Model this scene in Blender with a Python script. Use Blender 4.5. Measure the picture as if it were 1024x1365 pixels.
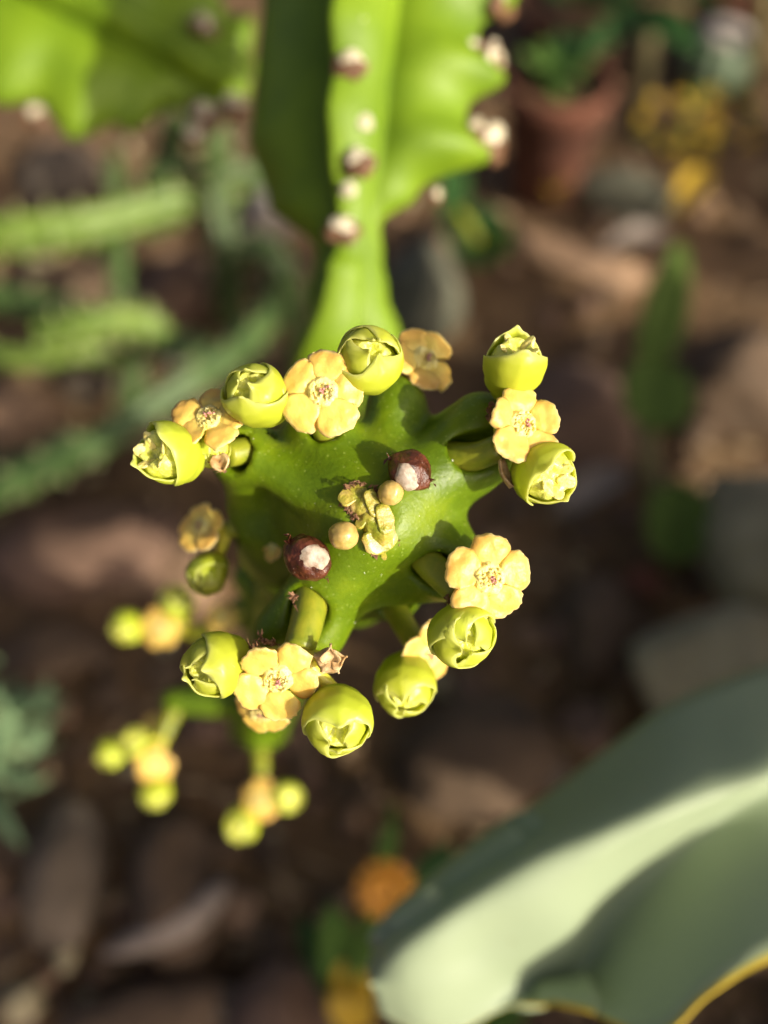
import bpy, bmesh, math, random
import numpy as np
from mathutils import Vector, Matrix, Quaternion, noise as mnoise

sc = bpy.context.scene
for o in list(bpy.data.objects):
    bpy.data.objects.remove(o)
R = math.radians

# ------------------------------------------------------------------ camera
PITCH = 35.0                       # 0 = straight down, 90 = horizon
FOC = 84.0                         # focus distance, mm
TIP_H = 0.200                      # height of the stem tip above the soil, m
cr, sr = math.cos(R(PITCH)), math.sin(R(PITCH))
CX = Vector((1, 0, 0)); CY = Vector((0, cr, sr)); CZ = Vector((0, -sr, cr))
CAM = Vector((0, 0, TIP_H)) + CZ * FOC * 0.001
FPX = 682.5 / math.tan(R(30))      # focal length in photo pixels (photo 1024 x 1365)

cam = bpy.data.cameras.new('camera'); camo = bpy.data.objects.new('camera', cam)
sc.collection.objects.link(camo)
camo.location = CAM; camo.rotation_euler = (R(PITCH), 0, 0)
cam.sensor_fit = 'VERTICAL'; cam.sensor_height = 24; cam.lens = 12 / math.tan(R(30))
cam.clip_start = 0.004; cam.clip_end = 60
cam.dof.use_dof = True; cam.dof.focus_distance = 0.0830
cam.dof.aperture_fstop = cam.lens / 3.7
cam.dof.aperture_blades = 0
sc.camera = camo

# ------------------------------------------------------------------ sky, sun, exposure
sd = (CX * 0.70 - CY * 0.20 + CZ * 0.685).normalized()      # direction towards the sun
w = bpy.data.worlds.new('World'); sc.world = w; w.use_nodes = True
nt = w.node_tree; bg = nt.nodes['Background']
sky = nt.nodes.new('ShaderNodeTexSky'); sky.sky_type = 'NISHITA'; sky.sun_disc = False
sky.dust_density = 6.0; sky.ozone_density = 0.0; sky.air_density = 0.4
sky.sun_elevation = math.asin(sd.z); sky.sun_rotation = math.atan2(sd.x, sd.y)
nt.links.new(sky.outputs[0], bg.inputs[0]); bg.inputs[1].default_value = 0.115
sun = bpy.data.lights.new('sun', 'SUN'); suno = bpy.data.objects.new('sun', sun)
sc.collection.objects.link(suno)
sun.energy = 4.3; sun.angle = R(0.53); sun.color = (1.0, 0.92, 0.76)
suno.rotation_euler = sd.to_track_quat('Z', 'Y').to_euler()
suno.location = sd * 2
vs = sc.view_settings; vs.view_transform = 'Standard'; vs.look = 'None'; vs.exposure = 0.46; vs.gamma = 1
vs.use_curve_mapping = False
sc.cycles.use_denoising = True

# ------------------------------------------------------------------ helpers
MM = 0.001
def W(q):                          # tip-frame millimetres (right, image-up, towards lens; 0 = focus plane) -> world metres
    return CAM + CX * (q[0]*MM) + CY * (q[1]*MM) + CZ * ((q[2]-FOC)*MM)
def Q(px, py, z=0.0):              # photo pixel at depth z (mm before the focus plane) -> tip frame
    d = FOC - z
    return Vector(((px-512)/FPX*d, -(py-682.5)/FPX*d, z))
def P(px, py, z=0.0): return W(Q(px, py, z))
def D(v): return (CX*v[0] + CY*v[1] + CZ*v[2]).normalized()
def G(px, py, h=0.0):              # where the ray through a pixel meets height h
    d = CX*((px-512)/FPX) - CY*((py-682.5)/FPX) - CZ
    t = (h - CAM.z) / d.z
    return CAM + d*t
def depth(p): return -(p-CAM).dot(CZ)
def pxm(p): return depth(p)/FPX    # metres per photo pixel at p

C = sc.collection
def link(name, me, mat=None, parent=None, smooth=True):
    o = bpy.data.objects.new(name, me); C.objects.link(o)
    if mat and not me.materials: me.materials.append(mat)
    if smooth and len(me.polygons): me.polygons.foreach_set('use_smooth', [True]*len(me.polygons))
    if parent: o.parent = parent
    return o
def mesh(name, vs_, fs, attr=None):
    me = bpy.data.meshes.new(name); me.from_pydata([tuple(v) for v in vs_], [], fs)
    if attr is not None:
        a = me.attributes.new('shade', 'FLOAT', 'POINT'); a.data.foreach_set('value', list(attr))
    me.update(); return me
def thing(name, label, cat, loc, group=None):
    o = bpy.data.objects.new(name, None); C.objects.link(o); o.location = loc
    o.empty_display_size = 0.01
    return tag(o, label, cat, group)
def tag(o, label, cat, group=None):
    o['label'] = label; o['category'] = cat
    if group: o['group'] = group
    return o
def structure(o): o['kind'] = 'structure'; return o
def place(o, p, axis=None, roll=0.0, s=1.0, parent=None):
    """world placement (axis = local +Z); parents are unrotated empties, so only their location is taken off"""
    q = Vector((0, 0, 1)).rotation_difference(axis) if axis is not None else Quaternion()
    q = q @ Quaternion((0, 0, 1), roll)
    off = parent.location if parent else Vector((0, 0, 0))
    o.location = p - off; o.rotation_mode = 'QUATERNION'; o.rotation_quaternion = q
    o.scale = (s, s, s) if not hasattr(s, '__len__') else s
    if parent: o.parent = parent
    return o
def world_mesh(name, vs_, fs, mat, parent, attr=None, smooth=True):   # vertices in world coordinates
    off = parent.location if parent else Vector((0, 0, 0))
    return link(name, mesh(name, [Vector(v)-off for v in vs_], fs, attr), mat, parent, smooth)

def lerp_tab(tab, t):
    if t <= tab[0][0]: return tab[0][1]
    for (a, va), (b, vb) in zip(tab, tab[1:]):
        if t <= b:
            u = (t-a)/(b-a); u = u*u*(3-2*u); return va+(vb-va)*u
    return tab[-1][1]
def spline(pts, n):
    """Catmull-Rom through points"""
    pts = [Vector(p) for p in pts]
    e = [2*pts[0]-pts[1]] + pts + [2*pts[-1]-pts[-2]]
    out = []; m = len(pts)-1
    for i in range(n+1):
        u = i/n*m; k = min(int(u), m-1); t = u-k
        a, b, c, d = e[k:k+4]
        out.append(0.5*((2*b)+(c-a)*t+(2*a-5*b+4*c-d)*t*t+(3*b-a-3*c+d)*t**3))
    return out
def tube(pts, rad, n=40, seg=14, ref=None, rfun=None, cap=True):
    """loft; rfun(theta, t, radius)->radius; ref = direction of theta 0"""
    c = spline(pts, n) if len(pts) > 2 else [Vector(pts[0]).lerp(Vector(pts[1]), i/n) for i in range(n+1)]
    V, F = [], []
    ref = Vector(ref) if ref is not None else Vector((0.3, 0.2, 1))
    for i, p in enumerate(c):
        t = (c[min(i+1, n)]-c[max(i-1, 0)]).normalized()
        x = (ref-t*ref.dot(t))
        if x.length < 1e-4: x = t.orthogonal()
        x.normalize(); y = t.cross(x)
        r0 = rad(i/n) if callable(rad) else rad
        for j in range(seg):
            th = 2*math.pi*j/seg
            r = rfun(th, i/n, r0) if rfun else r0
            V.append(p + x*(math.cos(th)*r) + y*(math.sin(th)*r))
    for i in range(n):
        for j in range(seg):
            a = i*seg+j; b = i*seg+(j+1) % seg
            F.append((a, b, b+seg, a+seg))
    if cap:
        V.append(c[0]); V.append(c[-1]); k = len(V)
        for j in range(seg):
            F.append((k-2, (j+1) % seg, j)); F.append((k-1, n*seg+j, n*seg+(j+1) % seg))
    return V, F
def fbm(p, octv=4): return mnoise.fractal(p, 1.0, 2.0, octv)

# ------------------------------------------------------------------ materials
def material(name, ramp, scale=300.0, rough=0.5, bump=0.0, bscale=None, bdist=0.0002, sss=0.0, sss_r=(1, 1, 0.4), trans=0.0,
             spec=0.5, attr=None, detail=5.0, coat=0.0, spots=None, rvar=0.0, perobj=0.0, coord='Object'):
    m = bpy.data.materials.new(name); m.use_nodes = True; t = m.node_tree; N = t.nodes; L = t.links
    b = N['Principled BSDF']; out = N['Material Output']
    tc = N.new('ShaderNodeTexCoord')
    no = N.new('ShaderNodeTexNoise'); no.inputs['Scale'].default_value = scale; no.inputs['Detail'].default_value = detail
    no.inputs['Roughness'].default_value = 0.6
    L.new(tc.outputs[coord], no.inputs['Vector'])
    fac = no.outputs['Fac']
    if attr:                       # mesh attribute drives the ramp, noise only disturbs it
        a = N.new('ShaderNodeAttribute'); a.attribute_name = 'shade'
        mu = N.new('ShaderNodeMath'); mu.operation = 'MULTIPLY_ADD'; mu.inputs[1].default_value = attr; mu.inputs[2].default_value = -attr*0.5
        L.new(fac, mu.inputs[0])
        ad = N.new('ShaderNodeMath'); ad.operation = 'ADD'; L.new(a.outputs['Fac'], ad.inputs[0]); L.new(mu.outputs[0], ad.inputs[1])
        fac = ad.outputs[0]
    cr_ = N.new('ShaderNodeValToRGB'); el = cr_.color_ramp.elements
    while len(el) < len(ramp): el.new(0.5)
    for e, (p, c) in zip(el, ramp): e.position = p; e.color = (*c, 1)
    L.new(fac, cr_.inputs[0]); col = cr_.outputs[0]
    if spots:                      # small pale or dark flecks: (scale, threshold, colour)
        vo = N.new('ShaderNodeTexVoronoi'); vo.inputs['Scale'].default_value = spots[0]
        L.new(tc.outputs[coord], vo.inputs['Vector'])
        mp = N.new('ShaderNodeMapRange'); mp.inputs[1].default_value = spots[1]; mp.inputs[2].default_value = spots[1]*0.5
        mp.inputs[3].default_value = 0; mp.inputs[4].default_value = spots[3]
        L.new(vo.outputs['Distance'], mp.inputs[0])
        mx = N.new('ShaderNodeMixRGB'); mx.inputs[2].default_value = (*spots[2], 1)
        L.new(mp.outputs[0], mx.inputs[0]); L.new(col, mx.inputs[1]); col = mx.outputs[0]
    if perobj:
        oi = N.new('ShaderNodeObjectInfo'); hs = N.new('ShaderNodeHueSaturation')
        m1 = N.new('ShaderNodeMapRange'); m1.inputs[3].default_value = 1-perobj; m1.inputs[4].default_value = 1+perobj
        L.new(oi.outputs['Random'], m1.inputs[0]); L.new(m1.outputs[0], hs.inputs['Value'])
        m2 = N.new('ShaderNodeMapRange'); m2.inputs[3].default_value = 0.5-perobj*0.06; m2.inputs[4].default_value = 0.5+perobj*0.06
        L.new(oi.outputs['Random'], m2.inputs[0]); L.new(m2.outputs[0], hs.inputs['Hue'])
        L.new(col, hs.inputs['Color']); col = hs.outputs[0]
    L.new(col, b.inputs['Base Color'])
    b.inputs['Roughness'].default_value = rough
    if rvar:
        mr = N.new('ShaderNodeMapRange'); mr.inputs[3].default_value = rough-rvar; mr.inputs[4].default_value = rough+rvar
        L.new(no.outputs['Fac'], mr.inputs[0]); L.new(mr.outputs[0], b.inputs['Roughness'])
    b.inputs['Specular IOR Level'].default_value = spec
    b.inputs['Coat Weight'].default_value = coat; b.inputs['Coat Roughness'].default_value = 0.25
    if sss:
        b.inputs['Subsurface Weight'].default_value = sss; b.inputs['Subsurface Radius'].default_value = sss_r
        b.inputs['Subsurface Scale'].default_value = 0.0012
    if bump:
        n2 = N.new('ShaderNodeTexNoise'); n2.inputs['Scale'].default_value = bscale or scale*2; n2.inputs['Detail'].default_value = 6
        L.new(tc.outputs[coord], n2.inputs['Vector'])
        bu = N.new('ShaderNodeBump'); bu.inputs['Strength'].default_value = bump; bu.inputs['Distance'].default_value = bdist
        L.new(n2.outputs['Fac'], bu.inputs['Height']); L.new(bu.outputs[0], b.inputs['Normal'])
    if trans:
        tr = N.new('ShaderNodeBsdfTranslucent'); L.new(col, tr.inputs[0])
        ms = N.new('ShaderNodeMixShader'); ms.inputs[0].default_value = trans
        L.new(b.outputs[0], ms.inputs[1]); L.new(tr.outputs[0], ms.inputs[2]); L.new(ms.outputs[0], out.inputs['Surface'])
    return m

M = {}
M['stem'] = material('spurge_skin', [(0.20, (0.040, 0.078, 0.002)), (0.5, (0.100, 0.165, 0.002)), (0.80, (0.225, 0.290, 0.005))], 140, 0.44,
                     bump=0.5, bscale=1900, bdist=0.00016, sss=0.10, sss_r=(1, .7, .2), spec=0.34, attr=0.9, spots=(1500, 0.22, (0.30, 0.38, 0.08), 0.35), rvar=0.08)
M['stem_far'] = material('ribbed_stem_skin', [(0.3, (0.060, 0.120, 0.004)), (0.5, (0.135, 0.225, 0.006)), (0.75, (0.22, 0.32, 0.014))], 70, 0.55, spec=0.35,
                     bump=0.2, bscale=500, attr=0.5)
M['peduncle'] = material('flower_stalk', [(0.3, (0.17, 0.22, 0.010)), (0.7, (0.33, 0.32, 0.022))], 420, 0.42, bump=0.4, bscale=1500, bdist=0.00015, sss=0.15)
M['bract'] = material('bract_yellow_green', [(0.0, (0.42, 0.50, 0.012)), (0.5, (0.62, 0.69, 0.050)), (1.0, (0.84, 0.85, 0.26))], 260, 0.36,
                     bump=0.25, bscale=900, bdist=0.0002, sss=0.25, trans=0.38, attr=0.5, perobj=0.07)
M['budcore'] = material('bud_inner', [(0.3, (0.60, 0.63, 0.03)), (0.7, (0.88, 0.85, 0.24))], 700, 0.25, bump=0.8, bscale=1400, bdist=0.0005, sss=0.3, spec=0.6, coat=0.3)
M['petal'] = material('gland_petal_orange', [(0.0, (0.86, 0.70, 0.17)), (0.30, (0.85, 0.61, 0.13)), (0.64, (0.83, 0.50, 0.10)), (1.0, (0.88, 0.70, 0.27))], 430, 0.42,
                     bump=0.45, bscale=1500, bdist=0.00025, sss=0.3, trans=0.18, attr=0.7, perobj=0.09)
M['disc'] = material('flower_disc_cream', [(0.3, (0.82, 0.64, 0.12)), (0.7, (0.90, 0.80, 0.32))], 900, 0.4, bump=0.8, bscale=1500, bdist=0.0004, sss=0.3)
M['cup'] = material('flower_cup', [(0.3, (0.52, 0.52, 0.03)), (0.7, (0.76, 0.66, 0.10))], 500, 0.4, bump=0.4, bscale=900, sss=0.25)
M['stamen'] = material('stamen_pink', [(0.3, (0.46, 0.16, 0.15)), (0.7, (0.66, 0.34, 0.28))], 900, 0.5, bump=0.5, bscale=3000)
M['scar'] = material('leaf_scar_brown', [(0.3, (0.030, 0.008, 0.004)), (0.6, (0.110, 0.030, 0.014)), (0.85, (0.22, 0.10, 0.06))], 800, 0.32,
                     bump=0.7, bscale=1300, bdist=0.0005, rvar=0.12, spots=(1700, 0.14, (0.42, 0.28, 0.20), 0.5))
M['scarface'] = material('leaf_scar_pale', [(0.32, (0.20, 0.12, 0.07)), (0.5, (0.40, 0.32, 0.24)), (0.75, (0.58, 0.50, 0.41))], 1000, 0.45, bump=0.4, bscale=1600, bdist=0.0004)
M['nub'] = material('young_bud', [(0.3, (0.36, 0.25, 0.05)), (0.7, (0.60, 0.42, 0.15))], 700, 0.3, bump=0.6, bscale=1700, bdist=0.0002, sss=0.3, coat=0.2)
M['crown'] = material('young_growth', [(0.34, (0.22, 0.25, 0.012)), (0.52, (0.40, 0.33, 0.05)), (0.70, (0.62, 0.43, 0.19))], 420, 0.32, bump=0.7, bscale=1500, bdist=0.0004, sss=0.25, coat=0.3)
M['fringe'] = material('dry_fringe', [(0.3, (0.09, 0.032, 0.012)), (0.7, (0.32, 0.17, 0.08))], 900, 0.7, bump=0.4)
M['dryflower'] = material('dry_flower', [(0.35, (0.40, 0.22, 0.07)), (0.65, (0.80, 0.60, 0.32))], 900, 0.6, bump=0.5, trans=0.2)
M['dust'] = material('white_speck', [(0.3, (0.6, 0.6, 0.52)), (0.7, (0.8, 0.8, 0.74))], 900, 0.7)

# ------------------------------------------------------------------ surface nets: a mesh from a distance field
def surface_nets(f, lo, hi, h):
    n = [int(math.ceil((hi[i]-lo[i])/h))+1 for i in range(3)]
    ax = [lo[i]+h*np.arange(n[i], dtype=np.float32) for i in range(3)]
    X, Y, Z = np.meshgrid(*ax, indexing='ij')
    S = f(X.astype(np.float32), Y.astype(np.float32), Z.astype(np.float32)); del X, Y, Z
    ins = S < 0
    cs = [(i, j, k) for i in (0, 1) for j in (0, 1) for k in (0, 1)]
    def sub(A, c): return A[c[0]:A.shape[0]-1+c[0], c[1]:A.shape[1]-1+c[1], c[2]:A.shape[2]-1+c[2]]
    cnt = sum(sub(ins, c).astype(np.int8) for c in cs)
    act = (cnt > 0) & (cnt < 8)
    idx = np.argwhere(act); vid = -np.ones(act.shape, np.int32); vid[act] = np.arange(len(idx))
    pos = np.zeros((len(idx), 3)); num = np.zeros(len(idx))
    val = {c: S[idx[:, 0]+c[0], idx[:, 1]+c[1], idx[:, 2]+c[2]] for c in cs}
    for a in cs:
        for d in range(3):
            if a[d] == 0:
                b = list(a); b[d] = 1; b = tuple(b)
                va, vb = val[a], val[b]; cr2 = (va < 0) != (vb < 0)
                t = np.where(cr2, va/np.where(va == vb, 1, va-vb), 0)
                p = np.tile(np.array(a, float), (len(idx), 1)); p[:, d] = t
                pos[cr2] += p[cr2]; num[cr2] += 1
    pos = (pos/num[:, None]+idx)*h+np.array(lo)
    faces = []
    for d in range(3):
        e, g = [(1, 2), (2, 0), (0, 1)][d]
        sl0 = [slice(None)]*3; sl1 = [slice(None)]*3
        sl0[d] = slice(0, -1); sl1[d] = slice(1, None)
        A = ins[tuple(sl0)]; B = ins[tuple(sl1)]
        q = np.argwhere(A != B)
        q = q[(q[:, e] > 0) & (q[:, g] > 0) & (q[:, e] < n[e]-1) & (q[:, g] < n[g]-1)]
        def vv(de, dg):
            r = q.copy(); r[:, e] += de; r[:, g] += dg
            return vid[r[:, 0], r[:, 1], r[:, 2]]
        quad = np.stack([vv(-1, -1), vv(0, -1), vv(0, 0), vv(-1, 0)], 1)
        fl = A[q[:, 0], q[:, 1], q[:, 2]]
        quad[~fl] = quad[~fl][:, ::-1]
        faces.append(quad)
    return pos, np.concatenate(faces)
def smin(a, b, k):
    hh = np.clip(0.5+0.5*(b-a)/k, 0, 1); return b+(a-b)*hh-k*hh*(1-hh)
def smax(a, b, k): return -smin(-a, -b, k)
def capsule(X, Y, Z, a, b, ra, rb):
    ba = np.array(b, dtype=np.float32)-np.array(a, dtype=np.float32); L2 = float(ba@ba)
    px, py, pz = X-a[0], Y-a[1], Z-a[2]
    t = np.clip((px*ba[0]+py*ba[1]+pz*ba[2])/L2, 0, 1)
    return np.sqrt((px-t*ba[0])**2+(py-t*ba[1])**2+(pz-t*ba[2])**2)-(ra+(rb-ra)*t)

# ------------------------------------------------------------------ the ground
soil = material('soil', [(0.28, (0.070, 0.036, 0.013)), (0.5, (0.145, 0.082, 0.034)), (0.74, (0.23, 0.140, 0.064))], 34, 0.9, bump=0.9, bscale=300, bdist=0.004, detail=9,
                spots=(240, 0.20, (0.25, 0.17, 0.09), 0.6))
def soil_h(x, y):
    d = math.hypot(x, y-0.15)
    a = 0.010 if d < 0.8 else 0.010*0.8/d
    return a*fbm(Vector((x*9, y*9, 0.3)), 4) + 0.0035*fbm(Vector((x*45, y*45, 2.3)), 3)
n = 230
us = [math.sinh(3.2*(2*i/n-1))/math.sinh(3.2)*4.0 for i in range(n+1)]
gv = [(x, y+0.18, soil_h(x, y+0.18)-0.006) for y in us for x in us]
gf = [(j*(n+1)+i, j*(n+1)+i+1, (j+1)*(n+1)+i+1, (j+1)*(n+1)+i) for j in range(n) for i in range(n)]
structure(link('ground', mesh('ground', gv, gf), soil))

# ------------------------------------------------------------------ the flowering spurge
rnd = random.Random(11)
plant = thing('spurge_plant', 'upright green ribbed spurge stem crowned by orange flowers and yellow-green buds', 'succulent', G(352, 945))

AX = Vector((-0.31, -0.40, -0.86))
c0 = Q(496, 690, -9.5)
tips = {'A': Q(318, 598, -6), 'B': Q(428, 560, -5), 'b': Q(528, 532, -9), 'C': Q(640, 562, -6), 'c': Q(648, 612, -7), 'D': Q(598, 752, -5.5), 'F': Q(370, 842, -7), 'f': Q(426, 846, -7.5)}
ped = {  # flower stalks: base, node, radius
    'A': (Q(352, 598, -7.5), Q(303, 606, -4.0), 1.5), 'B': (Q(440, 585, -5), Q(424, 548, -2.5), 1.5), 'b': (Q(520, 545, -10), Q(552, 500, -9.5), 1.2),
    'C': (Q(600, 606, -5), Q(668, 596, -1.8), 1.55), 'D': (Q(566, 742, -5), Q(612, 790, -2.2), 1.65), 'E': (Q(518, 788, -17), Q(556, 862, -11), 1.45),
    'F': (Q(414, 800, -5), Q(398, 868, -1.4), 1.8), 'G': (Q(354, 700, -15), Q(304, 706, -15.5), 1.2)}
core = [Q(488, 690, -9.5), Q(412, 768, -34), Q(384, 862, -56), Q(345, 978, -82)]
low = [(Q(380, 850, -60), Q(322, 812, -60)), (Q(350, 930, -80), Q(232, 935, -78)), (Q(350, 950, -76), Q(345, 1000, -74)), (Q(405, 760, -28), Q(342, 702, -15.5)),
       (Q(470, 740, -20), Q(528, 796, -17)), (Q(400, 850, -56), Q(330, 770, -48))]
def stem_field(X, Y, Z):
    s = capsule(X, Y, Z, c0, core[1], 6.5, 6.4)
    for a, b, ra, rb in ((core[1], core[2], 6.4, 5.2), (core[2], core[3], 5.2, 4.6), (core[3], Q(352, 950, -120), 4.6, 4.2)):
        s = smin(s, capsule(X, Y, Z, a, b, ra, rb), 3.0)
    for k, tp in tips.items():
        s = smin(s, capsule(X, Y, Z, c0+Vector((0, 0, 4.6))+(tp-c0)*0.12, tp, 3.1, 2.0), 3.2)
        t2 = tp+AX*20+(c0-tp)*0.45
        s = smin(s, capsule(X, Y, Z, tp, t2, 1.7, 3.0), 2.8)
    s = smin(s, capsule(X, Y, Z, tips['A']-Vector((0, 0, 3)), Q(388, 745, -24), 2.4, 4.0), 2.6)
    for pa, pm, pb, r in ((Q(418, 808, -8), Q(496, 782, -9.5), Q(592, 766, -7), 1.8), (Q(604, 742, -6.5), Q(588, 664, -9), Q(632, 596, -6.5), 1.8),
                          (Q(532, 548, -10), Q(572, 592, -10.5), Q(636, 568, -6.5), 1.6), (Q(326, 608, -8), Q(382, 604, -10), Q(428, 572, -7), 1.7)):
        wp = spline([pa, pm, pb], 6); web = None
        for u, v in zip(wp, wp[1:]):
            c = capsule(X, Y, Z, u, v, r, r); web = c if web is None else np.minimum(web, c)
        s = smin(s, web, 4.2)
    s = smin(s, capsule(X, Y, Z, Q(440, 690, -12), Q(392, 730, -18), 5.6, 4.4), 3.2)
    for a, b in low:
        s = smin(s, capsule(X, Y, Z, a, b, 4.0, 2.2), 3.2)
    # sockets round the flower stalks
    for k, (a, b, r) in ped.items():
        d = (b-a).normalized()
        s = smax(s, -capsule(X, Y, Z, a+d*0.6, a+d*9, r+0.15, r+0.8), 0.9)
    # shallow dimple at the growing point
    s = smax(s, -(np.sqrt((X-Q(495, 686)[0])**2+(Y-Q(495, 686)[1])**2+((Z-2.4)*1.0)**2)-2.9), 1.4)
    s = s + 0.10*np.sin(X*0.55+1.0)*np.sin(Y*0.6+Z*0.3) + 0.025*np.sin(X*1.9)*np.sin(Y*1.7+0.5)*np.sin(Z*1.5)
    return s
pos, quads = surface_nets(stem_field, (-44, -42, -124), (16, 17, 3), 0.46)
zs = pos[:, 2]
# yellower on the ridges and near the stalk sockets
att = np.full(len(pos), 0.46)
for k, tp in tips.items():
    dd = np.sqrt(((pos-np.array(tp))**2).sum(1)); att += 0.16*np.exp(-(dd/3.2)**2)
att += 0.14*np.exp(-(((pos-np.array(Q(498, 690, -2)))**2).sum(1))/22)
world = [W(p) for p in pos]
stem = world_mesh('stem', world, [tuple(int(i) for i in f) for f in quads], M['stem'], plant, attr=att)
V, F = tube([W(Q(352, 950, -112)), W(Q(352, 948, -150)), G(352, 945, -0.01)], lambda t: 0.0052+0.003*t, 20, 30, CZ,
            lambda th, t, r: r*(1+0.25*math.cos(5*th)))
world_mesh('stem_base', V, F, M['stem'], plant, attr=[0.4]*len(V))

def stalk(a, b, ra, rb, name='flower_stalk', bend=0.6, mat='peduncle', seg=16):
    m = (a+b)/2 + Vector((rnd.uniform(-1, 1), rnd.uniform(-1, 1), rnd.uniform(0, 1)))*bend
    V, F = tube([W(a), W(m), W(b)], lambda t: (ra+(rb-ra)*t)*MM, 12, seg)
    return world_mesh(name, V, F, M[mat], plant)
for k, (a, b, r) in ped.items():
    stalk(a-(b-a).normalized()*1.0, b, r, r*0.86)

# ---- mesh kit for flowers (millimetres -> metres)
def shell(grid, nu, nv, thick):
    """closed thin shell from a (nu+1)x(nv+1) grid of (point, normal, attr)"""
    V, At, F = [], [], []
    for s_ in (0, 1):
        for i in range(nu+1):
            for j in range(nv+1):
                p, nrm, a = grid[i][j]
                e = min(i, nu-i, j, nv-j); k = 1.0 if e > 0 else 0.35
                V.append((p - nrm*(thick*k*s_))*MM); At.append(a)
    o = (nu+1)*(nv+1)
    for i in range(nu):
        for j in range(nv):
            a = i*(nv+1)+j; b = a+1; c = a+nv+2; d = a+nv+1
            F.append((a, d, c, b)); F.append((o+a, o+b, o+c, o+d))
    ring = [(0, j) for j in range(nv)]+[(i, nv) for i in range(nu)]+[(nu, j) for j in range(nv, 0, -1)]+[(i, 0) for i in range(nu, 0, -1)]
    ids = [i*(nv+1)+j for i, j in ring]
    for x, y in zip(ids, ids[1:]+ids[:1]): F.append((x, y, o+y, o+x))
    return V, F, At
def grid_normals(g, nu, nv):
    out = []
    for i in range(nu+1):
        row = []
        for j in range(nv+1):
            du = g[min(i+1, nu)][j][0]-g[max(i-1, 0)][j][0]; dv = g[i][min(j+1, nv)][0]-g[i][max(j-1, 0)][0]
            nn = du.cross(dv)
            row.append((g[i][j][0], nn.normalized() if nn.length > 1e-9 else Vector((0, 0, 1)), g[i][j][1]))
        out.append(row)
    return out

def petal_mesh(seed):
    r = random.Random(seed); nu, nv = 12, 12; g = []
    Lp = 2.95*r.uniform(0.95, 1.06); Wp = 1.88*r.uniform(0.94, 1.06); dro = r.uniform(0.1, 0.55); cup = r.uniform(-0.25, 0.3)
    for i in range(nu+1):
        u = i/nu; row = []
        for j in range(nv+1):
            v = 2*j/nv-1
            # rounded outline: squircle mapping of the unit square
            sx = 2*u-1
            ex = sx*math.sqrt(max(0, 1-0.42*v*v)); ey = v*math.sqrt(max(0, 1-0.42*sx*sx))
            wid = Wp*(0.72+0.28*min(1, (u/0.45)))*1.06
            x = 0.05+Lp*(ex*0.5*1.08+0.5); y = wid*ey
            edge = max(abs(sx), abs(v)); 
            cren = 0.07*mnoise.noise(Vector((math.atan2(v, sx+1e-6)*3.3, seed*7.1, 0)))+0.035*mnoise.noise(Vector((math.atan2(v, sx+1e-6)*9, seed*3.1, 4)))
            if sx > -0.5: x += cren*edge**3*(Lp); y += cren*edge**3*v*Wp
            z = 0.18*u - dro*u*u*1.4 + cup*(v*v) + 0.30*mnoise.noise(Vector((x*0.9, y*0.9, seed*1.7))) - 0.35*edge**6*0.5
            z += 0.05*mnoise.noise(Vector((x*3, y*3, seed)))
            a = 0.08+0.55*min(1, u*1.3)
            if edge > 0.8 and sx > -0.6: a += (edge-0.8)*1.9
            row.append((Vector((x, y, z)), min(1, a)))
        g.append(row)
    g = grid_normals(g, nu, nv)
    V, F, A = shell(g, nu, nv, 0.55)
    me = mesh('petal', V, F, A); me.materials.append(M['petal']); return me
PETALS = [petal_mesh(s) for s in range(1, 8)]

def lathe(prof, seg, fn=None):
    V, F = [], []
    for (r, z) in prof:
        for j in range(seg):
            th = 2*math.pi*j/seg
            rr, zz = fn(th, r, z) if fn else (r, z)
            V.append(Vector((rr*math.cos(th), rr*math.sin(th), zz))*MM)
    for i in range(len(prof)-1):
        for j in range(seg):
            F.append((i*seg+j, i*seg+(j+1) % seg, (i+1)*seg+(j+1) % seg, (i+1)*seg+j))
    return V, F
def flower_cup(seed):
    prof = [(0.75, -3.9), (1.05, -3.2), (1.5, -2.2), (1.75, -1.2), (1.78, -0.5), (1.66, -0.10), (1.45, 0.16), (1.2, 0.40), (1.0, 0.30), (0.8, 0.42), (0.62, 0.2), (0.45, 0.30), (0.25, 0.1), (0.02, 0.12)]
    def fn(th, r, z):
        k = 1+0.05*math.cos(5*th)+0.05*mnoise.noise(Vector((math.cos(th)*2, math.sin(th)*2, seed+z)))
        return r*k, z+(0.34*mnoise.noise(Vector((math.cos(th)*r*2.2, math.sin(th)*r*2.2, seed*2.0))) if z > -0.1 else 0)
    V, F = lathe(prof, 30, fn)
    me = mesh('flower_cup', V, F); me.materials.append(M['cup']); me.materials.append(M['disc'])
    for p in me.polygons:
        if p.center.z > -0.0001: p.material_index = 1
    return me
CUPS = [flower_cup(s) for s in range(3)]
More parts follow.
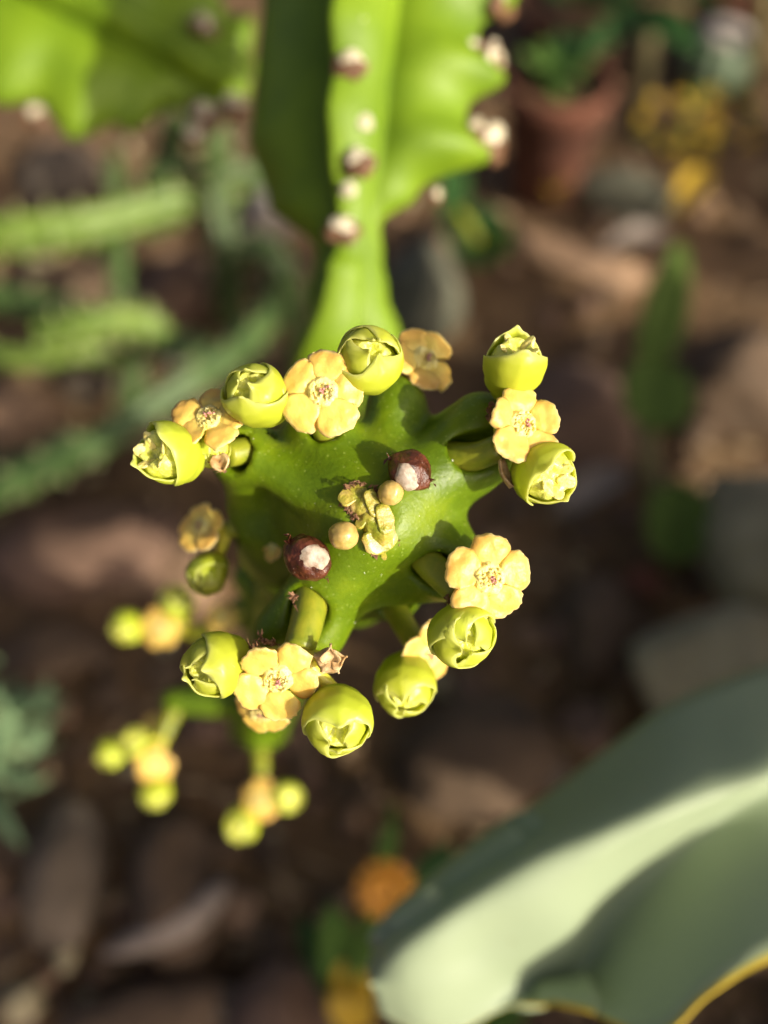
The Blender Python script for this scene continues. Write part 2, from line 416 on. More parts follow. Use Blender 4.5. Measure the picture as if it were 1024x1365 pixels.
def fringe_mesh(seed):
    """ring of cream torn lobes standing round the flower's middle"""
    r = random.Random(seed); V, F = [], []
    for k in range(46):
        th = r.uniform(0, 6.283); rad = r.uniform(0.5, 1.25); hgt = r.uniform(0.25, 0.7); wd = r.uniform(0.10, 0.22)
        lean = r.uniform(-0.45, 0.15)
        c = Vector((math.cos(th), math.sin(th), 0)); t = Vector((-c.y, c.x, 0))
        tw = r.uniform(-0.9, 0.9); t = (t*math.cos(tw)+c*math.sin(tw)); nn = Vector((0, 0, 1)).cross(t)*0.07
        b = c*rad+Vector((0, 0, 0.12)); tp = b+Vector((0, 0, hgt))+c*lean
        md = (b+tp)/2+c*r.uniform(-.08, .08)
        o = len(V)
        V += [(b-t*wd-nn)*MM, (b+t*wd-nn)*MM, (b+t*wd+nn)*MM, (b-t*wd+nn)*MM, (md-t*wd*1.2-nn)*MM, (md+t*wd*1.2-nn)*MM, (md+t*wd*1.2+nn)*MM, (md-t*wd*1.2+nn)*MM,
              (tp-t*wd*.3)*MM, (tp+t*wd*.3)*MM]
        F += [(o, o+1, o+5, o+4), (o+1, o+2, o+6, o+5), (o+2, o+3, o+7, o+6), (o+3, o, o+4, o+7), (o+4, o+5, o+9, o+8), (o+6, o+7, o+8, o+9), (o+5, o+6, o+9), (o+7, o+4, o+8)]
    me = mesh('fringe', V, F); me.materials.append(M['disc']); return me
FRINGES = [fringe_mesh(s) for s in range(3)]
def ico(sub, r=1.0):
    bm = bmesh.new(); bmesh.ops.create_icosphere(bm, subdivisions=sub, radius=r)
    v = [x.co.copy() for x in bm.verts]; f = [tuple(y.index for y in x.verts) for x in bm.faces]; bm.free(); return v, f
IV1, IF1 = ico(1); IV2, IF2 = ico(2); IV3, IF3 = ico(3); IV4, IF4 = ico(4)
def stamen_mesh(seed):
    r = random.Random(seed); V, F = [], []
    off = Vector((r.uniform(-.15, .15), r.uniform(-.15, .15), 0))
    for k in range(13):
        c = off+Vector((r.gauss(0, 0.17), r.gauss(0, 0.36), 0.55+r.uniform(-.1, .3))); o = len(V); s = r.uniform(0.07, 0.13)
        V += [(c+Vector((v.x*s*1.3, v.y*s, v.z*s)))*MM for v in IV1]; F += [tuple(i+o for i in f) for f in IF1]
    me = mesh('stamens', V, F); me.materials.append(M['stamen']); return me
STAMENS = [stamen_mesh(s) for s in range(3)]

def bract_mesh(seed, opening, half):
    """one embracing bract of a bud, axis +Z, centred on azimuth 0"""
    r = random.Random(seed); nu, nv = 20, 30; g = []; r.dr = r.uniform(2.4, 3.6); r.tw = r.uniform(-.25, .25)
    tab = [(0, 0.75), (0.12, 1.6), (0.3, 2.5), (0.5, 3.0), (0.68, 3.1), (0.84, 2.55+0.13*opening), (1.0, opening)]
    for i in range(nu+1):
        t = i/nu; row = []
        for j in range(nv+1):
            v = 2*j/nv-1; ph = v*half*(0.72+0.28*min(1, t/0.4))
            top = 7.3-r.dr*abs(v)**1.8 + 0.35*math.exp(-(v/0.15)**2)+0.22*mnoise.noise(Vector((v*4.5, seed*5.3, 0)))+0.10*mnoise.noise(Vector((v*13, seed*2.3, 3)))+0.06*mnoise.noise(Vector((v*31, seed*2.3, 7)))
            z = t*top; zr = z/7.3
            rr = lerp_tab(tab, min(zr, 1.0))*(1+0.035*math.exp(-(v/0.09)**2)*min(1, t*2))
            rr += 0.08*abs(v)**6*t + 0.12*mnoise.noise(Vector((ph*1.3, z*0.45, seed*3.0)))
            rr *= 1-0.05*math.cos(ph*2)
            a = 0.34+0.28*t*t+(0.30*max(0, t-0.93)/0.07)+(0.22*max(0, abs(v)-0.92)/0.08)
            ph += r.tw*t*t
            row.append((Vector((rr*math.cos(ph), rr*math.sin(ph), z)), min(1, a)))
        g.append(row)
    g = grid_normals(g, nu, nv)
    g = [[(p, -nn if nn.dot(Vector((p.x, p.y, 0))) < 0 else nn, a) for p, nn, a in row] for row in g]
    V, F, A = shell(g, nu, nv, 0.26)
    me = mesh('bract', V, F, A); me.materials.append(M['bract']); return me
BRACTS = {k: [bract_mesh(s+o*10, op, hf) for s, hf in ((1, 2.0), (2, 1.85), (3, 2.15), (4, 1.75), (5, 2.05))] for o, (k, op) in enumerate((('shut', 0.75), ('half', 1.45), ('open', 2.25)))}
def core_mesh(seed, rt):
    prof = [(0.7, 0.3), (1.5, 1.2), (2.3, 2.4), (2.65, 3.8), (2.55, 5.0), (rt*0.92, 6.1), (rt*0.66, 6.45), (rt*0.45, 6.15), (rt*0.25, 5.85), (0.02, 5.9)]
    def fn(th, r, z):
        k = 1+(0.13*math.cos(5*th+seed) if z > 5.2 else 0.03*math.cos(5*th))+0.10*mnoise.noise(Vector((math.cos(th)*2, math.sin(th)*2, seed*3+z)))
        return r*k, z+(0.30*mnoise.noise(Vector((math.cos(th)*r*1.2, math.sin(th)*r*1.2, seed*2.0))) if z > 5 else 0)
    V, F = lathe(prof, 40, fn)
    me = mesh('bud_core', V, F); me.materials.append(M['budcore']); return me
CORES = {k: [core_mesh(s, rt) for s in range(2)] for k, rt in (('shut', 1.5), ('half', 1.8), ('open', 2.1))}
def lobe_mesh(seed):
    """crumpled young gland folded over the bud's mouth"""
    r = random.Random(seed); V = []
    for v in IV3:
        p = Vector((v.x*1.0, v.y*0.72, v.z*0.36))
        p.z += 0.22*p.x*p.x*0.6 - 0.16*abs(p.y)
        p += v*(0.16*mnoise.noise(v*2.1+Vector((seed*5.0, 0, 0)))+0.06*mnoise.noise(v*5.0+Vector((seed*5.0, 9, 0))))
        V.append((p+Vector((0, 0, 0)))*MM)
    me = mesh('young_gland', V, IF3); me.materials.append(M['disc']); return me
LOBES = [lobe_mesh(s) for s in range(4)]

def child(name, me, par, loc=(0, 0, 0), rot=None, s=1.0):
    o = link(name, me, None, par)
    o.location = Vector(loc)*MM
    if rot is not None: o.rotation_mode = 'QUATERNION'; o.rotation_quaternion = rot
    o.scale = (s, s, s) if not hasattr(s, '__len__') else s
    return o
ZQ = lambda a: Quaternion((0, 0, 1), a)
def flower(px, py, z, axis, roll=0.0, s=1.0, node=None, skip=(), detail=True, tilt=0.0, pedicel=0.75, parent=None, gaps=None):
    par = parent or plant; ax = D(axis); p = P(px, py, z)
    f = link('flower', CUPS[rnd.randrange(3)]); s *= 0.96
    place(f, p, ax, roll, s, par)
    for k in range(5):
        if k in skip: continue
        th = k*2*math.pi/5+rnd.uniform(-.09, .09)
        t = tilt+rnd.uniform(-.16, .16)
        q = ZQ(th) @ Quaternion((0, 1, 0), t) @ Quaternion((1, 0, 0), rnd.uniform(-.14, .14))
        child('petal', PETALS[rnd.randrange(7)], f, Vector((math.cos(th)*1.05, math.sin(th)*1.05, 0.12+rnd.uniform(-.05, .1))), q, rnd.uniform(0.93, 1.07))
    if detail:
        child('fringe', FRINGES[rnd.randrange(3)], f, rot=ZQ(rnd.uniform(0, 6)))
        child('stamens', STAMENS[rnd.randrange(3)], f, (0.1, 0, 0), ZQ(rnd.uniform(0, 6)))
    if node is not None:
        q0 = Q(px, py, z)-Vector(axis).normalized()*3.6*s
        stalk(node, q0, pedicel, 0.75*s, 'pedicel', 0.25, 'cup', 12)
    return f
def bud(px, py, z, axis, roll=0.0, s=1.0, node=None, kind='half', detail=True, pedicel=0.7, parent=None):
    par = parent or plant; ax = D(axis); q0 = Q(px, py, z)-Vector(axis).normalized()*4.4*s
    b = link('bud', CORES[kind][rnd.randrange(2)])
    place(b, W(q0), ax, roll, (s*rnd.uniform(.93, 1.0), s*rnd.uniform(.93, 1.0), s*rnd.uniform(0.98, 1.08)), par)
    B = BRACTS[kind]
    child('bract', B[rnd.randrange(5)], b, rot=ZQ(0) @ Quaternion((0, 1, 0), 0.03), s=(1.03, 1.03, 1.0))
    child('bract', B[rnd.randrange(5)], b, rot=ZQ(math.pi+rnd.uniform(-.2, .2)), s=(0.955, 0.955, rnd.uniform(0.95, 1.02)))
    if detail and kind != 'open':
        a0 = rnd.uniform(1.0, 2.1); I = BRACTS['shut']
        child('inner_bract', I[rnd.randrange(5)], b, (0, 0, 0.15), ZQ(a0) @ Quaternion((0, 1, 0), 0.02), (0.955, 0.955, 1.0))
        child('inner_bract', I[rnd.randrange(5)], b, (0, 0, 0.15), ZQ(a0+pi+rnd.uniform(-.4, .4)), (0.90, 0.90, 0.97))
    if detail and kind == 'open':
        rt = 1.55
        for k in range(5):
            th = k*2*math.pi/5+rnd.uniform(-.25, .25)
            q = ZQ(th) @ Quaternion((0, 1, 0), rnd.uniform(-.9, -.25)) @ Quaternion((1, 0, 0), rnd.uniform(-.3, .3))
            child('young_gland', LOBES[rnd.randrange(4)], b, (math.cos(th)*rt*.8, math.sin(th)*rt*.8, 6.1+rnd.uniform(-.2, .25)), q, (rnd.uniform(0.85, 1.15), rnd.uniform(.8, 1.1), .6))
    if node is not None:
        stalk(node, q0+Vector(axis).normalized()*0.6*s, pedicel, 0.85*s, 'pedicel', 0.25, 'cup', 12)
    return b

nA, nB, nb, nC, nD, nE, nF, nG = [ped[k][1] for k in 'ABbCDEFG']
pi = math.pi
# upper left truss
bud(226, 606, -1.0, (-0.50, 0.06, 0.85), 0.3, 0.98, nA, 'open')
flower(278, 556, -1.0, (-0.12, 0.42, 0.90), 0.2, 0.90, nA)
bud(282, 600, -3.2, (0.15, -0.45, 0.75), 2.0, 0.62, nA, 'shut', False)
# top truss
bud(343, 527, 0.2, (-0.24, 0.26, 0.93), -1.9, 1.02, nB, 'half')
flower(430, 522, 1.6, (0.02, 0.06, 1.0), 0.17, 1.0, nB)
bud(490, 482, -0.6, (0.18, 0.20, 0.96), -1.2, 1.05, nB, 'shut')
flower(567, 478, -8.5, (0.42, 0.30, 0.85), 0.9, 0.95, nb)
# right truss
bud(685, 488, -1.2, (0.12, 0.70, 0.70), -1.7, 0.95, nC, 'open')
flower(697, 565, 0.6, (0.36, 0.22, 0.90), 0.5, 0.97, nC, tilt=-.25)
bud(727, 632, 0.0, (0.36, -0.30, 0.88), 2.4, 0.98, nC, 'open')
# lower right truss
flower(652, 771, 0.8, (0.10, 0.0, 1.0), 0.28, 1.06, nD)
bud(617, 848, 0.2, (0.12, -0.26, 0.95), 1.9, 1.03, nD, 'shut')
# low truss in the fork
bud(540, 912, -8.0, (-0.05, -0.50, 0.86), 1.6, 1.0, nE, 'shut')
flower(571, 872, -9.5, (0.55, -0.35, 0.75), 0.4, 0.9, nE)
# lower left truss
bud(290, 886, -0.4, (-0.52, -0.10, 0.85), 0.4, 1.02, nF, 'half')
flower(370, 905, 0.8, (0.02, -0.34, 0.94), 1.0, 1.0, nF, tilt=-.2)
bud(450, 960, 0.4, (0.04, -0.34, 0.94), 1.4, 1.06, nF, 'half')
flower(348, 950, -8.0, (-0.2, -0.5, 0.82), 0.4, 0.8, nF+Vector((-1, -2, -4)))
# left truss lower on the stem
flower(267, 702, -15, (-0.4, 0.35, 0.85), 0.3, 0.72, nG, detail=True)
bud(277, 765, -15, (-0.25, -0.5, 0.82), 1.9, 0.74, nG, 'shut')
flower(364, 728, -12, (-0.6, 0.2, 0.8), 0.3, 0.42, Q(390, 745, -14), detail=False)
# trusses far down the stem
nH = Q(255, 845, -66); stalk(Q(330, 812, -60), nH, 1.5, 1.3)
bud(167, 836, -66, (-0.7, 0.0, 0.72), 0.4, 0.92, nH, 'shut', False); flower(212, 838, -64, (-0.25, -0.1, 0.95), 0.2, 0.95, nH); bud(236, 805, -64, (0.0, 0.5, 0.86), 1.2, 0.95, nH, 'half', False)
flower(296, 822, -56, (-0.2, 0.2, 0.9), 0.2, 0.62, Q(325, 815, -58), detail=False)
nI = Q(216, 985, -76); stalk(Q(234, 945, -78), nI, 1.5, 1.3)
bud(146, 1004, -74, (-0.6, -0.2, 0.78), 0.4, 0.86, nI, 'shut', False); bud(180, 990, -72, (-0.1, 0.2, 0.95), 2.2, 0.86, nI, 'half', False)
flower(206, 1022, -72, (0.15, -0.2, 0.95), 0.2, 0.85, nI); bud(207, 1058, -73, (0.0, -0.6, 0.8), 1.4, 0.92, nI, 'shut', False)
flower(206, 968, -78, (-0.1, 0.3, 0.9), 0.2, 0.55, nI, detail=False)
nJ = Q(347, 1045, -72); stalk(Q(345, 985, -75), nJ, 1.5, 1.3)
bud(322, 1099, -70, (-0.2, -0.4, 0.88), 0.4, 0.96, nJ, 'half', False); flower(346, 1068, -69, (-0.1, 0.1, 0.95), 0.2, 0.95, nJ); bud(381, 1063, -70, (0.45, 0.1, 0.88), 1.2, 0.88, nJ, 'half', False)

# ---- leaf scars, young buds and the growing point
def lump(name, q, radii, axis, mat, amp=0.12, f=1.0, seed=0, verts=None, faces=None, roll=0.0, pinch=None):
    V = []
    for v in (verts or IV4):
        p = Vector((v.x*radii[0], v.y*radii[1], v.z*radii[2]))
        if pinch: p = pinch(p, v)
        p += v*amp*fbm(v*f+Vector((seed*3.7, 0, 0)), 3)
        V.append(p*MM)
    o = link(name, mesh(name, V, faces or IF4), M[mat])
    return place(o, W(q), D(axis), roll, 1.0, plant)
def ragged(p, v):
    k = abs(v.x)**5; return Vector((p.x*(1+0.05*k), p.y*(1-0.10*k), p.z))
for (px, py, z, r, ax_, roll, face, seed) in ((409, 744, -0.6, 2.15, (-0.35, -0.25, 0.9), -0.75, (0.45, 0.12, 0.80), 3), (546, 627, 0.2, 1.95, (0.25, 0.3, 0.9), -0.6, (-0.18, -0.42, 0.85), 8)):
    o = lump('leaf_scar', Q(px, py, z), (r*1.12, r, r*0.82), ax_, 'scar', 0.22, 1.6, seed, roll=roll, pinch=ragged)
    # pale torn face: a raised skin over one side of the lump
    fd = Vector(face).normalized(); me0 = o.data; iq = o.rotation_quaternion.inverted()
    fl = (iq @ D(fd)).normalized(); sd_ = fl.orthogonal().normalized(); td_ = fl.cross(sd_)
    nrm_ = [Vector(v.co).normalized() for v in me0.vertices]
    def inside(k):
        n_ = nrm_[k]; a_, b_, c_ = n_.dot(sd_), n_.dot(td_), n_.dot(fl)
        if c_ < 0.2: return 9
        return math.hypot(a_/0.62, b_/0.80)*(1+0.14*mnoise.noise(Vector((a_*3.5, b_*3.5, seed))))
    dist_ = [inside(k) for k in range(len(nrm_))]
    keep = [p.vertices[:] for p in me0.polygons if all(dist_[k] < 1.0 for k in p.vertices)]
    used = sorted({k for f_ in keep for k in f_}); mp_ = {k: i_ for i_, k in enumerate(used)}
    V = []
    for k in used:
        e_ = dist_[k]; c_ = me0.vertices[k].co
        V.append(c_*(1.045 if e_ < 0.84 else 0.995) + fl*(0.00003*mnoise.noise(nrm_[k]*6)))
    fc = link('scar_face', mesh('scar_face', V, [tuple(mp_[k] for k in f_) for f_ in keep]), M['scarface'], plant)
    fc.location = o.location; fc.rotation_mode = 'QUATERNION'; fc.rotation_quaternion = o.rotation_quaternion
    # ragged brown stipule tufts at both ends
    for e in (-1, 1):
        d = Vector((math.cos(roll)*e, math.sin(roll)*e, 0))
        V, F = [], []; rr = random.Random(seed+e)
        for k in range(16):
            b = Vector(Q(px, py, z))+d*r*rr.uniform(0.75, 1.1)+Vector((rr.gauss(0, .28), rr.gauss(0, .28), rr.uniform(-.4, .6)))
            t = b+d*rr.uniform(0.1, 0.6)+Vector((rr.gauss(0, .25), rr.gauss(0, .25), rr.uniform(0, .4)))
            s1 = Vector((rr.gauss(0, .16), rr.gauss(0, .16), rr.gauss(0, .16))); s2 = s1.cross(t-b).normalized()*0.12
            o_ = len(V); V += [W(b+s1), W(b-s1), W(b+s2), W(t)]; F += [(o_, o_+1, o_+3), (o_+1, o_+2, o_+3), (o_+2, o_, o_+3), (o_, o_+2, o_+1)]
        world_mesh('stipule', V, F, M['scar'], plant, smooth=False)
for (px, py, z, r, seed) in ((458, 714, 0.6, 1.42, 2), (521, 657, 0.9, 1.22, 5)):
    lump('young_bud', Q(px, py, z), (r, r*0.97, r), (0.1, 0.1, 1), 'nub', 0.10, 1.2, seed)
# folded young leaves at the tip
def blobs(name, parts, mat, h=0.16, k=0.5):
    lo = [min(min(a[i], b[i])-max(ra, rb)-0.8 for a, b, ra, rb in parts) for i in range(3)]
    hi = [max(max(a[i], b[i])+max(ra, rb)+0.8 for a, b, ra, rb in parts) for i in range(3)]
    def f(X, Y, Z):
        s = None
        for a, b, ra, rb in parts:
            c = capsule(X, Y, Z, a, b, ra, rb); s = c if s is None else smin(s, c, k)
        return s+0.20*np.sin(X*1.9+Y*0.7+2)*np.sin(Y*1.3-X*0.8+1)+0.035*np.sin(X*4.7+Y*2+np.sin(Y*2)*2)*np.sin(Y*3.9+X*1.3+1)+0.05*np.sin(X*7+Y*3)*np.sin(Y*6.3-Z*4)
    p, q = surface_nets(f, lo, hi, h)
    return world_mesh(name, [W(v) for v in p], [tuple(int(i) for i in f_) for f_ in q], M[mat], plant)
blobs('young_leaf', [(Q(470, 662, -1.5), Q(484, 672, -0.7), 1.15, 1.25), (Q(484, 672, -0.7), Q(500, 680, -0.6), 1.25, 0.9), (Q(466, 656, -1.8), Q(480, 652, -1.8), 0.7, 0.6)], 'crown')
blobs('young_leaf', [(Q(494, 690, -0.5), Q(506, 706, -0.6), 1.1, 1.4), (Q(506, 706, -0.6), Q(513, 728, -1.9), 1.4, 1.3), (Q(500, 690, -0.2), Q(520, 690, -0.6), 0.7, 0.6)], 'crown')
blobs('young_leaf', [(Q(486, 694, -1.1), Q(492, 706, -0.8), 0.75, 0.7), (Q(478, 684, -1.5), Q(486, 694, -1.1), 0.7, 0.7)], 'crown')
CROWN_FLAKES = [((476, 668), (462, 650), 2.6, -0.2), ((488, 674), (506, 668), 2.4, 0.4), ((502, 694), (524, 690), 2.6, 0.5), ((500, 704), (512, 736), 3.0, -0.2), ((490, 696), (478, 690), 1.8, 0.1)]
def fringe_line(pts, nf, ln, z, seed):
    rr = random.Random(seed); V, F = [], []
    sp = spline([Q(x, y, z) for x, y in pts], 30)
    for k in range(nf):
        b = sp[rr.randrange(31)]+Vector((rr.gauss(0, .12), rr.gauss(0, .12), rr.gauss(0, .15)))
        t = b+Vector((rr.gauss(0, ln), rr.gauss(0, ln), rr.uniform(0.05, 0.45)))
        s1 = Vector((rr.gauss(0, .13), rr.gauss(0, .13), rr.gauss(0, .1))); s2 = Vector((s1.y, -s1.x, 0.07))
        o_ = len(V); V += [W(b+s1), W(b-s1), W(b+s2), W(t)]; F += [(o_, o_+1, o_+3), (o_+1, o_+2, o_+3), (o_+2, o_, o_+3), (o_, o_+2, o_+1)]
    world_mesh('dry_fringe', V, F, M['fringe'], plant, smooth=False)
fringe_line([(460, 650), (478, 644), (500, 652), (512, 668)], 46, 0.25, 0.2, 1)
fringe_line([(456, 672), (466, 684), (478, 694)], 30, 0.25, 0.0, 2)
fringe_line([(488, 708), (494, 722), (502, 740)], 40, 0.22, -0.7, 3)
fringe_line([(528, 690), (532, 706), (529, 726)], 40, 0.18, -0.8, 4)
# dry stipules and a withered star-shaped flower in the trusses
for pts, z, seed in (([(345, 845), (355, 855), (372, 858)], -1.6, 5), ([(655, 540), (652, 552), (656, 562)], -0.6, 6), ([(596, 795), (600, 803)], -1.4, 7), ([(285, 618), (296, 626), (300, 612)], -2.0, 8), ([(325, 870), (345, 858)], -1.2, 9), ([(390, 795), (392, 800)], -0.8, 10)):
    fringe_line(pts, 34, 0.32, z, seed)
def strip_leaf(name, base, tip, wid, mat, parent, thick=0.0002, curl=0.15, nrm=None, n_=10, m_=6, prof=None, attr=0.5, fold=0.1):
    """pointed leaf from base to tip (world), real thickness"""
    base, tip = Vector(base), Vector(tip); d = tip-base; L_ = d.length; d.normalize()
    nn = Vector(nrm) if nrm is not None else CZ.copy()
    nn = (nn-d*nn.dot(d)).normalized(); s = d.cross(nn)
    g = []
    for i in range(n_+1):
        t = i/n_; wv = wid*0.5*(prof(t) if prof else (math.sin(pi*min(1, 0.12+0.88*t))**0.7 if t < 1 else 0.02))
        row = []
        for j in range(m_+1):
            v = 2*j/m_-1
            row.append((base+d*(L_*t)+s*(wv*v)+nn*(curl*L_*math.sin(pi*t)*0.5+fold*wid*(v*v)), attr+0.3*abs(v)))
        g.append(row)
    g = grid_normals(g, n_, m_)
    V, F, A = shell(g, n_, m_, 1.0)
    # shell() works in millimetres with unit thickness: rebuild at real scale
    k = (n_+1)*(m_+1)
    V = [g[i][j][0] for i in range(n_+1) for j in range(m_+1)] + [g[i][j][0]-g[i][j][1]*thick for i in range(n_+1) for j in range(m_+1)]
    return world_mesh(name, V, F, M[mat], parent, attr=A)
for (x0, y0), (x1, y1), wd_, zz in CROWN_FLAKES:
    strip_leaf('young_leaf', P(x0, y0, zz+0.2), P(x1, y1, zz-0.3), wd_*1.15*MM, 'crown', plant, 0.0003, 0.06, nrm=D((0.2, 0.1, 1)), prof=lambda t_: max(0.1, math.sqrt(max(0, 1-(1.6*t_-0.7)**2)))*(1+0.05*math.sin(t_*11)), fold=0.03, attr=0.22)
wf = link('withered_flower', mesh('withered_flower', [Vector((0.75*math.cos(a), 0.75*math.sin(a), z))*MM for z in (-0.9, 0.1) for a in [2*pi*j/10 for j in range(10)]]+[Vector((0, 0, 0.25))*MM],
          [(j, (j+1) % 10, 10+(j+1) % 10, 10+j) for j in range(10)]+[(10+j, 10+(j+1) % 10, 20) for j in range(10)]), M['dryflower'])
place(wf, P(441, 881, 0.2), D((0.3, 0.1, 0.95)), 0.3, 1.0, plant)
for k in range(5):
    th = 2*pi*k/5+0.3
    c_ = Vector(Q(441, 881, 0.3)); e_ = c_+Vector((math.cos(th), math.sin(th), 0.15))*rnd.uniform(1.3, 1.75)
    o_ = strip_leaf('dry_petal', W(c_), W(e_), 0.0021, 'dryflower', plant, 0.00016, rnd.uniform(-.3, .4), prof=lambda t: 0.75+0.35*math.sin(t*5)-0.35*t, fold=rnd.uniform(-.3, .4))
stalk(nF, Q(438, 878, -0.8), 0.5, 0.6, 'pedicel', 0.2, 'cup', 8)
strip_leaf('dry_bract', P(664, 615, -1.0), P(679, 652, -0.2), 0.0016, 'dryflower', plant, 0.00016, -0.2, nrm=D((0.8, 0, 0.6)), fold=0.35)
strip_leaf('dry_bract', P(540, 500, -9.0), P(512, 530, -8.0), 0.0022, 'dryflower', plant, 0.0002, 0.2, fold=0.3)
strip_leaf('dry_bract', P(292, 606, -2.2), P(299, 630, -2.0), 0.0020, 'dryflower', plant, 0.0002, 0.2, fold=0.3)
# dust specks on the skin
V, F = [], []; rr = random.Random(5)
mat_w2q = None
cand = [i for i in range(len(pos)) if pos[i, 2] > -9]
tri = np.array(pos)
for k in range(45):
    i = cand[rr.randrange(len(cand))]; s = abs(rr.gauss(0.0, 0.04))+0.015; o_ = len(V)
    V += [W(Vector(tri[i])+Vector((v.x*s*rr.uniform(.7, 1.5), v.y*s, v.z*s))) for v in IV1]; F += [tuple(a+o_ for a in f) for f in IF1]
sp_ = world_mesh('dust_speck', V, F, M['dust'], plant); sp_['kind'] = 'stuff'

# ================================================================== other plants
def ribbed(name_part, pts, parent, ribs, core, mat, n=90, seg=72, ref=None, taper=None, power=1.25, attr=None):
    """winged succulent stem. ribs = [(angle, radius table over t)]; lengths in metres"""
    angs = sorted(ribs, key=lambda r_: r_[0] % (2*pi))
    def rf(th, t, r0):
        best = core(t)
        for k, (a, tab) in enumerate(angs):
            nx = angs[(k+1) % len(angs)][0]; pv = angs[k-1][0]
            d = (th-a+pi) % (2*pi)-pi
            span = ((nx-a) % (2*pi)) if d >= 0 else ((a-pv) % (2*pi))
            u = min(1, abs(d)/(span*0.5))
            best = max(best, core(t)+(tab(t)-core(t))*(1-u)**power)
        return best
    V, F = tube(pts, 1.0, n, seg, ref, rf)
    return world_mesh(name_part, V, F, M[mat], parent, attr=attr or [0.5]*len(V)), V

M['scar_tan'] = material('scar_tan', [(0.3, (0.30, 0.25, 0.13)), (0.6, (0.66, 0.60, 0.44))], 500, 0.6, bump=0.3)
M['scar_rim'] = material('scar_rim', [(0.3, (0.06, 0.028, 0.012)), (0.7, (0.20, 0.10, 0.045))], 600, 0.6, bump=0.3)
def spine_shield(p, axis, up, parent, s=1.0, two=True):
    """brown-rimmed pale leaf scar with a smaller pale one above it"""
    ax = axis.normalized(); u = (up-ax*up.dot(ax)).normalized()
    def el(name, c, r, mat, par):
        V = []
        for v in IV3:
            k_ = 1+0.5*mnoise.noise(v*1.6+c*900)
            V.append(c+u*(v.y*r[1]*k_)+ax.cross(u)*(v.x*r[0]*k_)+ax*(v.z*r[2]*k_))
        return world_mesh(name, V, IF3, M[mat], parent)
    el('scar_rim', p-u*0.0007*s, (0.0032*s, 0.0024*s, 0.0012*s), 'scar_rim', parent)
    el('leaf_scar', p+ax*0.0005*s+u*0.0001*s, (0.0023*s, 0.0017*s, 0.0008*s), 'scar_tan', parent)
    if two: el('leaf_scar', p+u*0.0068*s, (0.0016*s, 0.0014*s, 0.0008*s), 'scar_tan', parent)

# ---- the thick ribbed branch behind the flowers
zb = -60
br = thing('ribbed_spurge', 'bright green winged spurge stem with notched ribs and paired pale scars', 'succulent', G(395, 700, 0))
pts = [G(395, 700, -0.01), P(405, 640, -130), P(430, 540, -85), P(462, 440, -64), P(478, 330, -60), P(492, 200, -58), P(508, 60, -58), P(530, -90, -60), P(545, -200, -64)]
mpx = (FOC+60)/FPX*MM
def scal(t, n_, ph): 
    x = (t*n_+ph) % 1.0
    return 0.5+0.5*math.cos(2*pi*x)
right = lambda t: mpx*lerp_tab([(0, 45), (0.30, 60), (0.375, 78), (0.44, 46), (0.49, 34), (0.535, 26), (0.575, 70), (0.63, 124), (0.75, 128), (1, 140)], t) + (mpx*46*(scal(t, 10.9, 0.05)**1.6) if t > 0.585 else 0)
left = lambda t: mpx*lerp_tab([(0, 45), (0.30, 55), (0.42, 78), (0.49, 70), (0.56, 160), (0.66, 205), (1, 225)], t)
front = lambda t: mpx*lerp_tab([(0, 45), (0.36, 80), (0.43, 60), (0.49, 46), (0.54, 46), (0.60, 80), (0.75, 98), (1, 100)], t)*(1+0.14*scal(t, 10.6, 0.2)*(t > 0.45))
back = lambda t: mpx*70
ribbed('stem', pts, br, [(R(-4), back), (R(60), left), (R(147), front), (R(272), right)], lambda t: mpx*lerp_tab([(0, 36), (0.375, 44), (0.46, 30), (0.53, 24), (0.62, 36)], t), 'stem_far', 120, 96, -CZ, power=1.15)
up_ = D((0.15, 1, 0))
for px, py in ((468, 82), (478, 214), (457, 303), (486, -40)):
    spine_shield(P(px, py, zb+(9.9 if py > 150 else 11.4)), D((-0.1, 0, 1)), up_, br, 0.85)
for px, py, zz in ((652, 78, -59), (655, 184, -59), (668, -10, -59), (582, 258, -58)):
    k = 1.3 if py < 200 else 0.5
    spine_shield(P(px, py, zz), D((0.85, -0.1, 0.5)), D((-0.35, 0.9, 0.4)), br, k, two=False)
    if k > .9: spine_shield(P(px-20, py-14, zz+2), D((0.5, 0.3, 0.8)), D((-0.35, 0.9, 0.4)), br, 0.7, two=False)

# ---- broad branch reaching in at the upper left
zb = -106
b2 = thing('winged_spurge', 'broad winged spurge branch, lime green on one face and dark on the other', 'succulent', P(-260, -160, zb-40))
mp2 = (FOC+106)/FPX*MM
pts = [P(-260, -190, zb-30), P(-120, -110, zb-12), P(10, -30, zb), P(110, 25, zb), P(210, 75, zb-4), P(290, 122, zb-8), P(325, 142, zb-10)]
tp = [(0, 1), (0.7, 1), (0.86, 0.8), (0.95, 0.5), (1, 0.12)]
fl = lambda t: mp2*150*lerp_tab([(0, 1), (0.55, 1), (0.66, 0.85), (0.75, 0.36), (1, 0.1)], t)*(1+0.10*math.cos(2*pi*t*7))
fr = lambda t: mp2*lerp_tab(tp, t)*64*(1+0.08*math.cos(2*pi*t*7))
fu = lambda t: mp2*lerp_tab(tp, t)*120*(1+0.12*math.cos(2*pi*t*7+1))
ribbed('stem', pts, b2, [(R(15), lambda t: mp2*50*lerp_tab(tp, t)), (R(105), fu), (R(175), fr), (R(262), fl)], lambda t: mp2*30*lerp_tab(tp, t), 'stem_far', 90, 80, -CZ, power=1.1)
for px, py, k in ((50, 152, 1.0), (272, 150, 1.3), (312, 140, 1.3), (270, 30, 1.0), (258, 178, 1.0)):
    spine_shield(P(px, py, zb+2), D((0.2, -0.2, 1)), CY, b2, k*0.9, two=False)

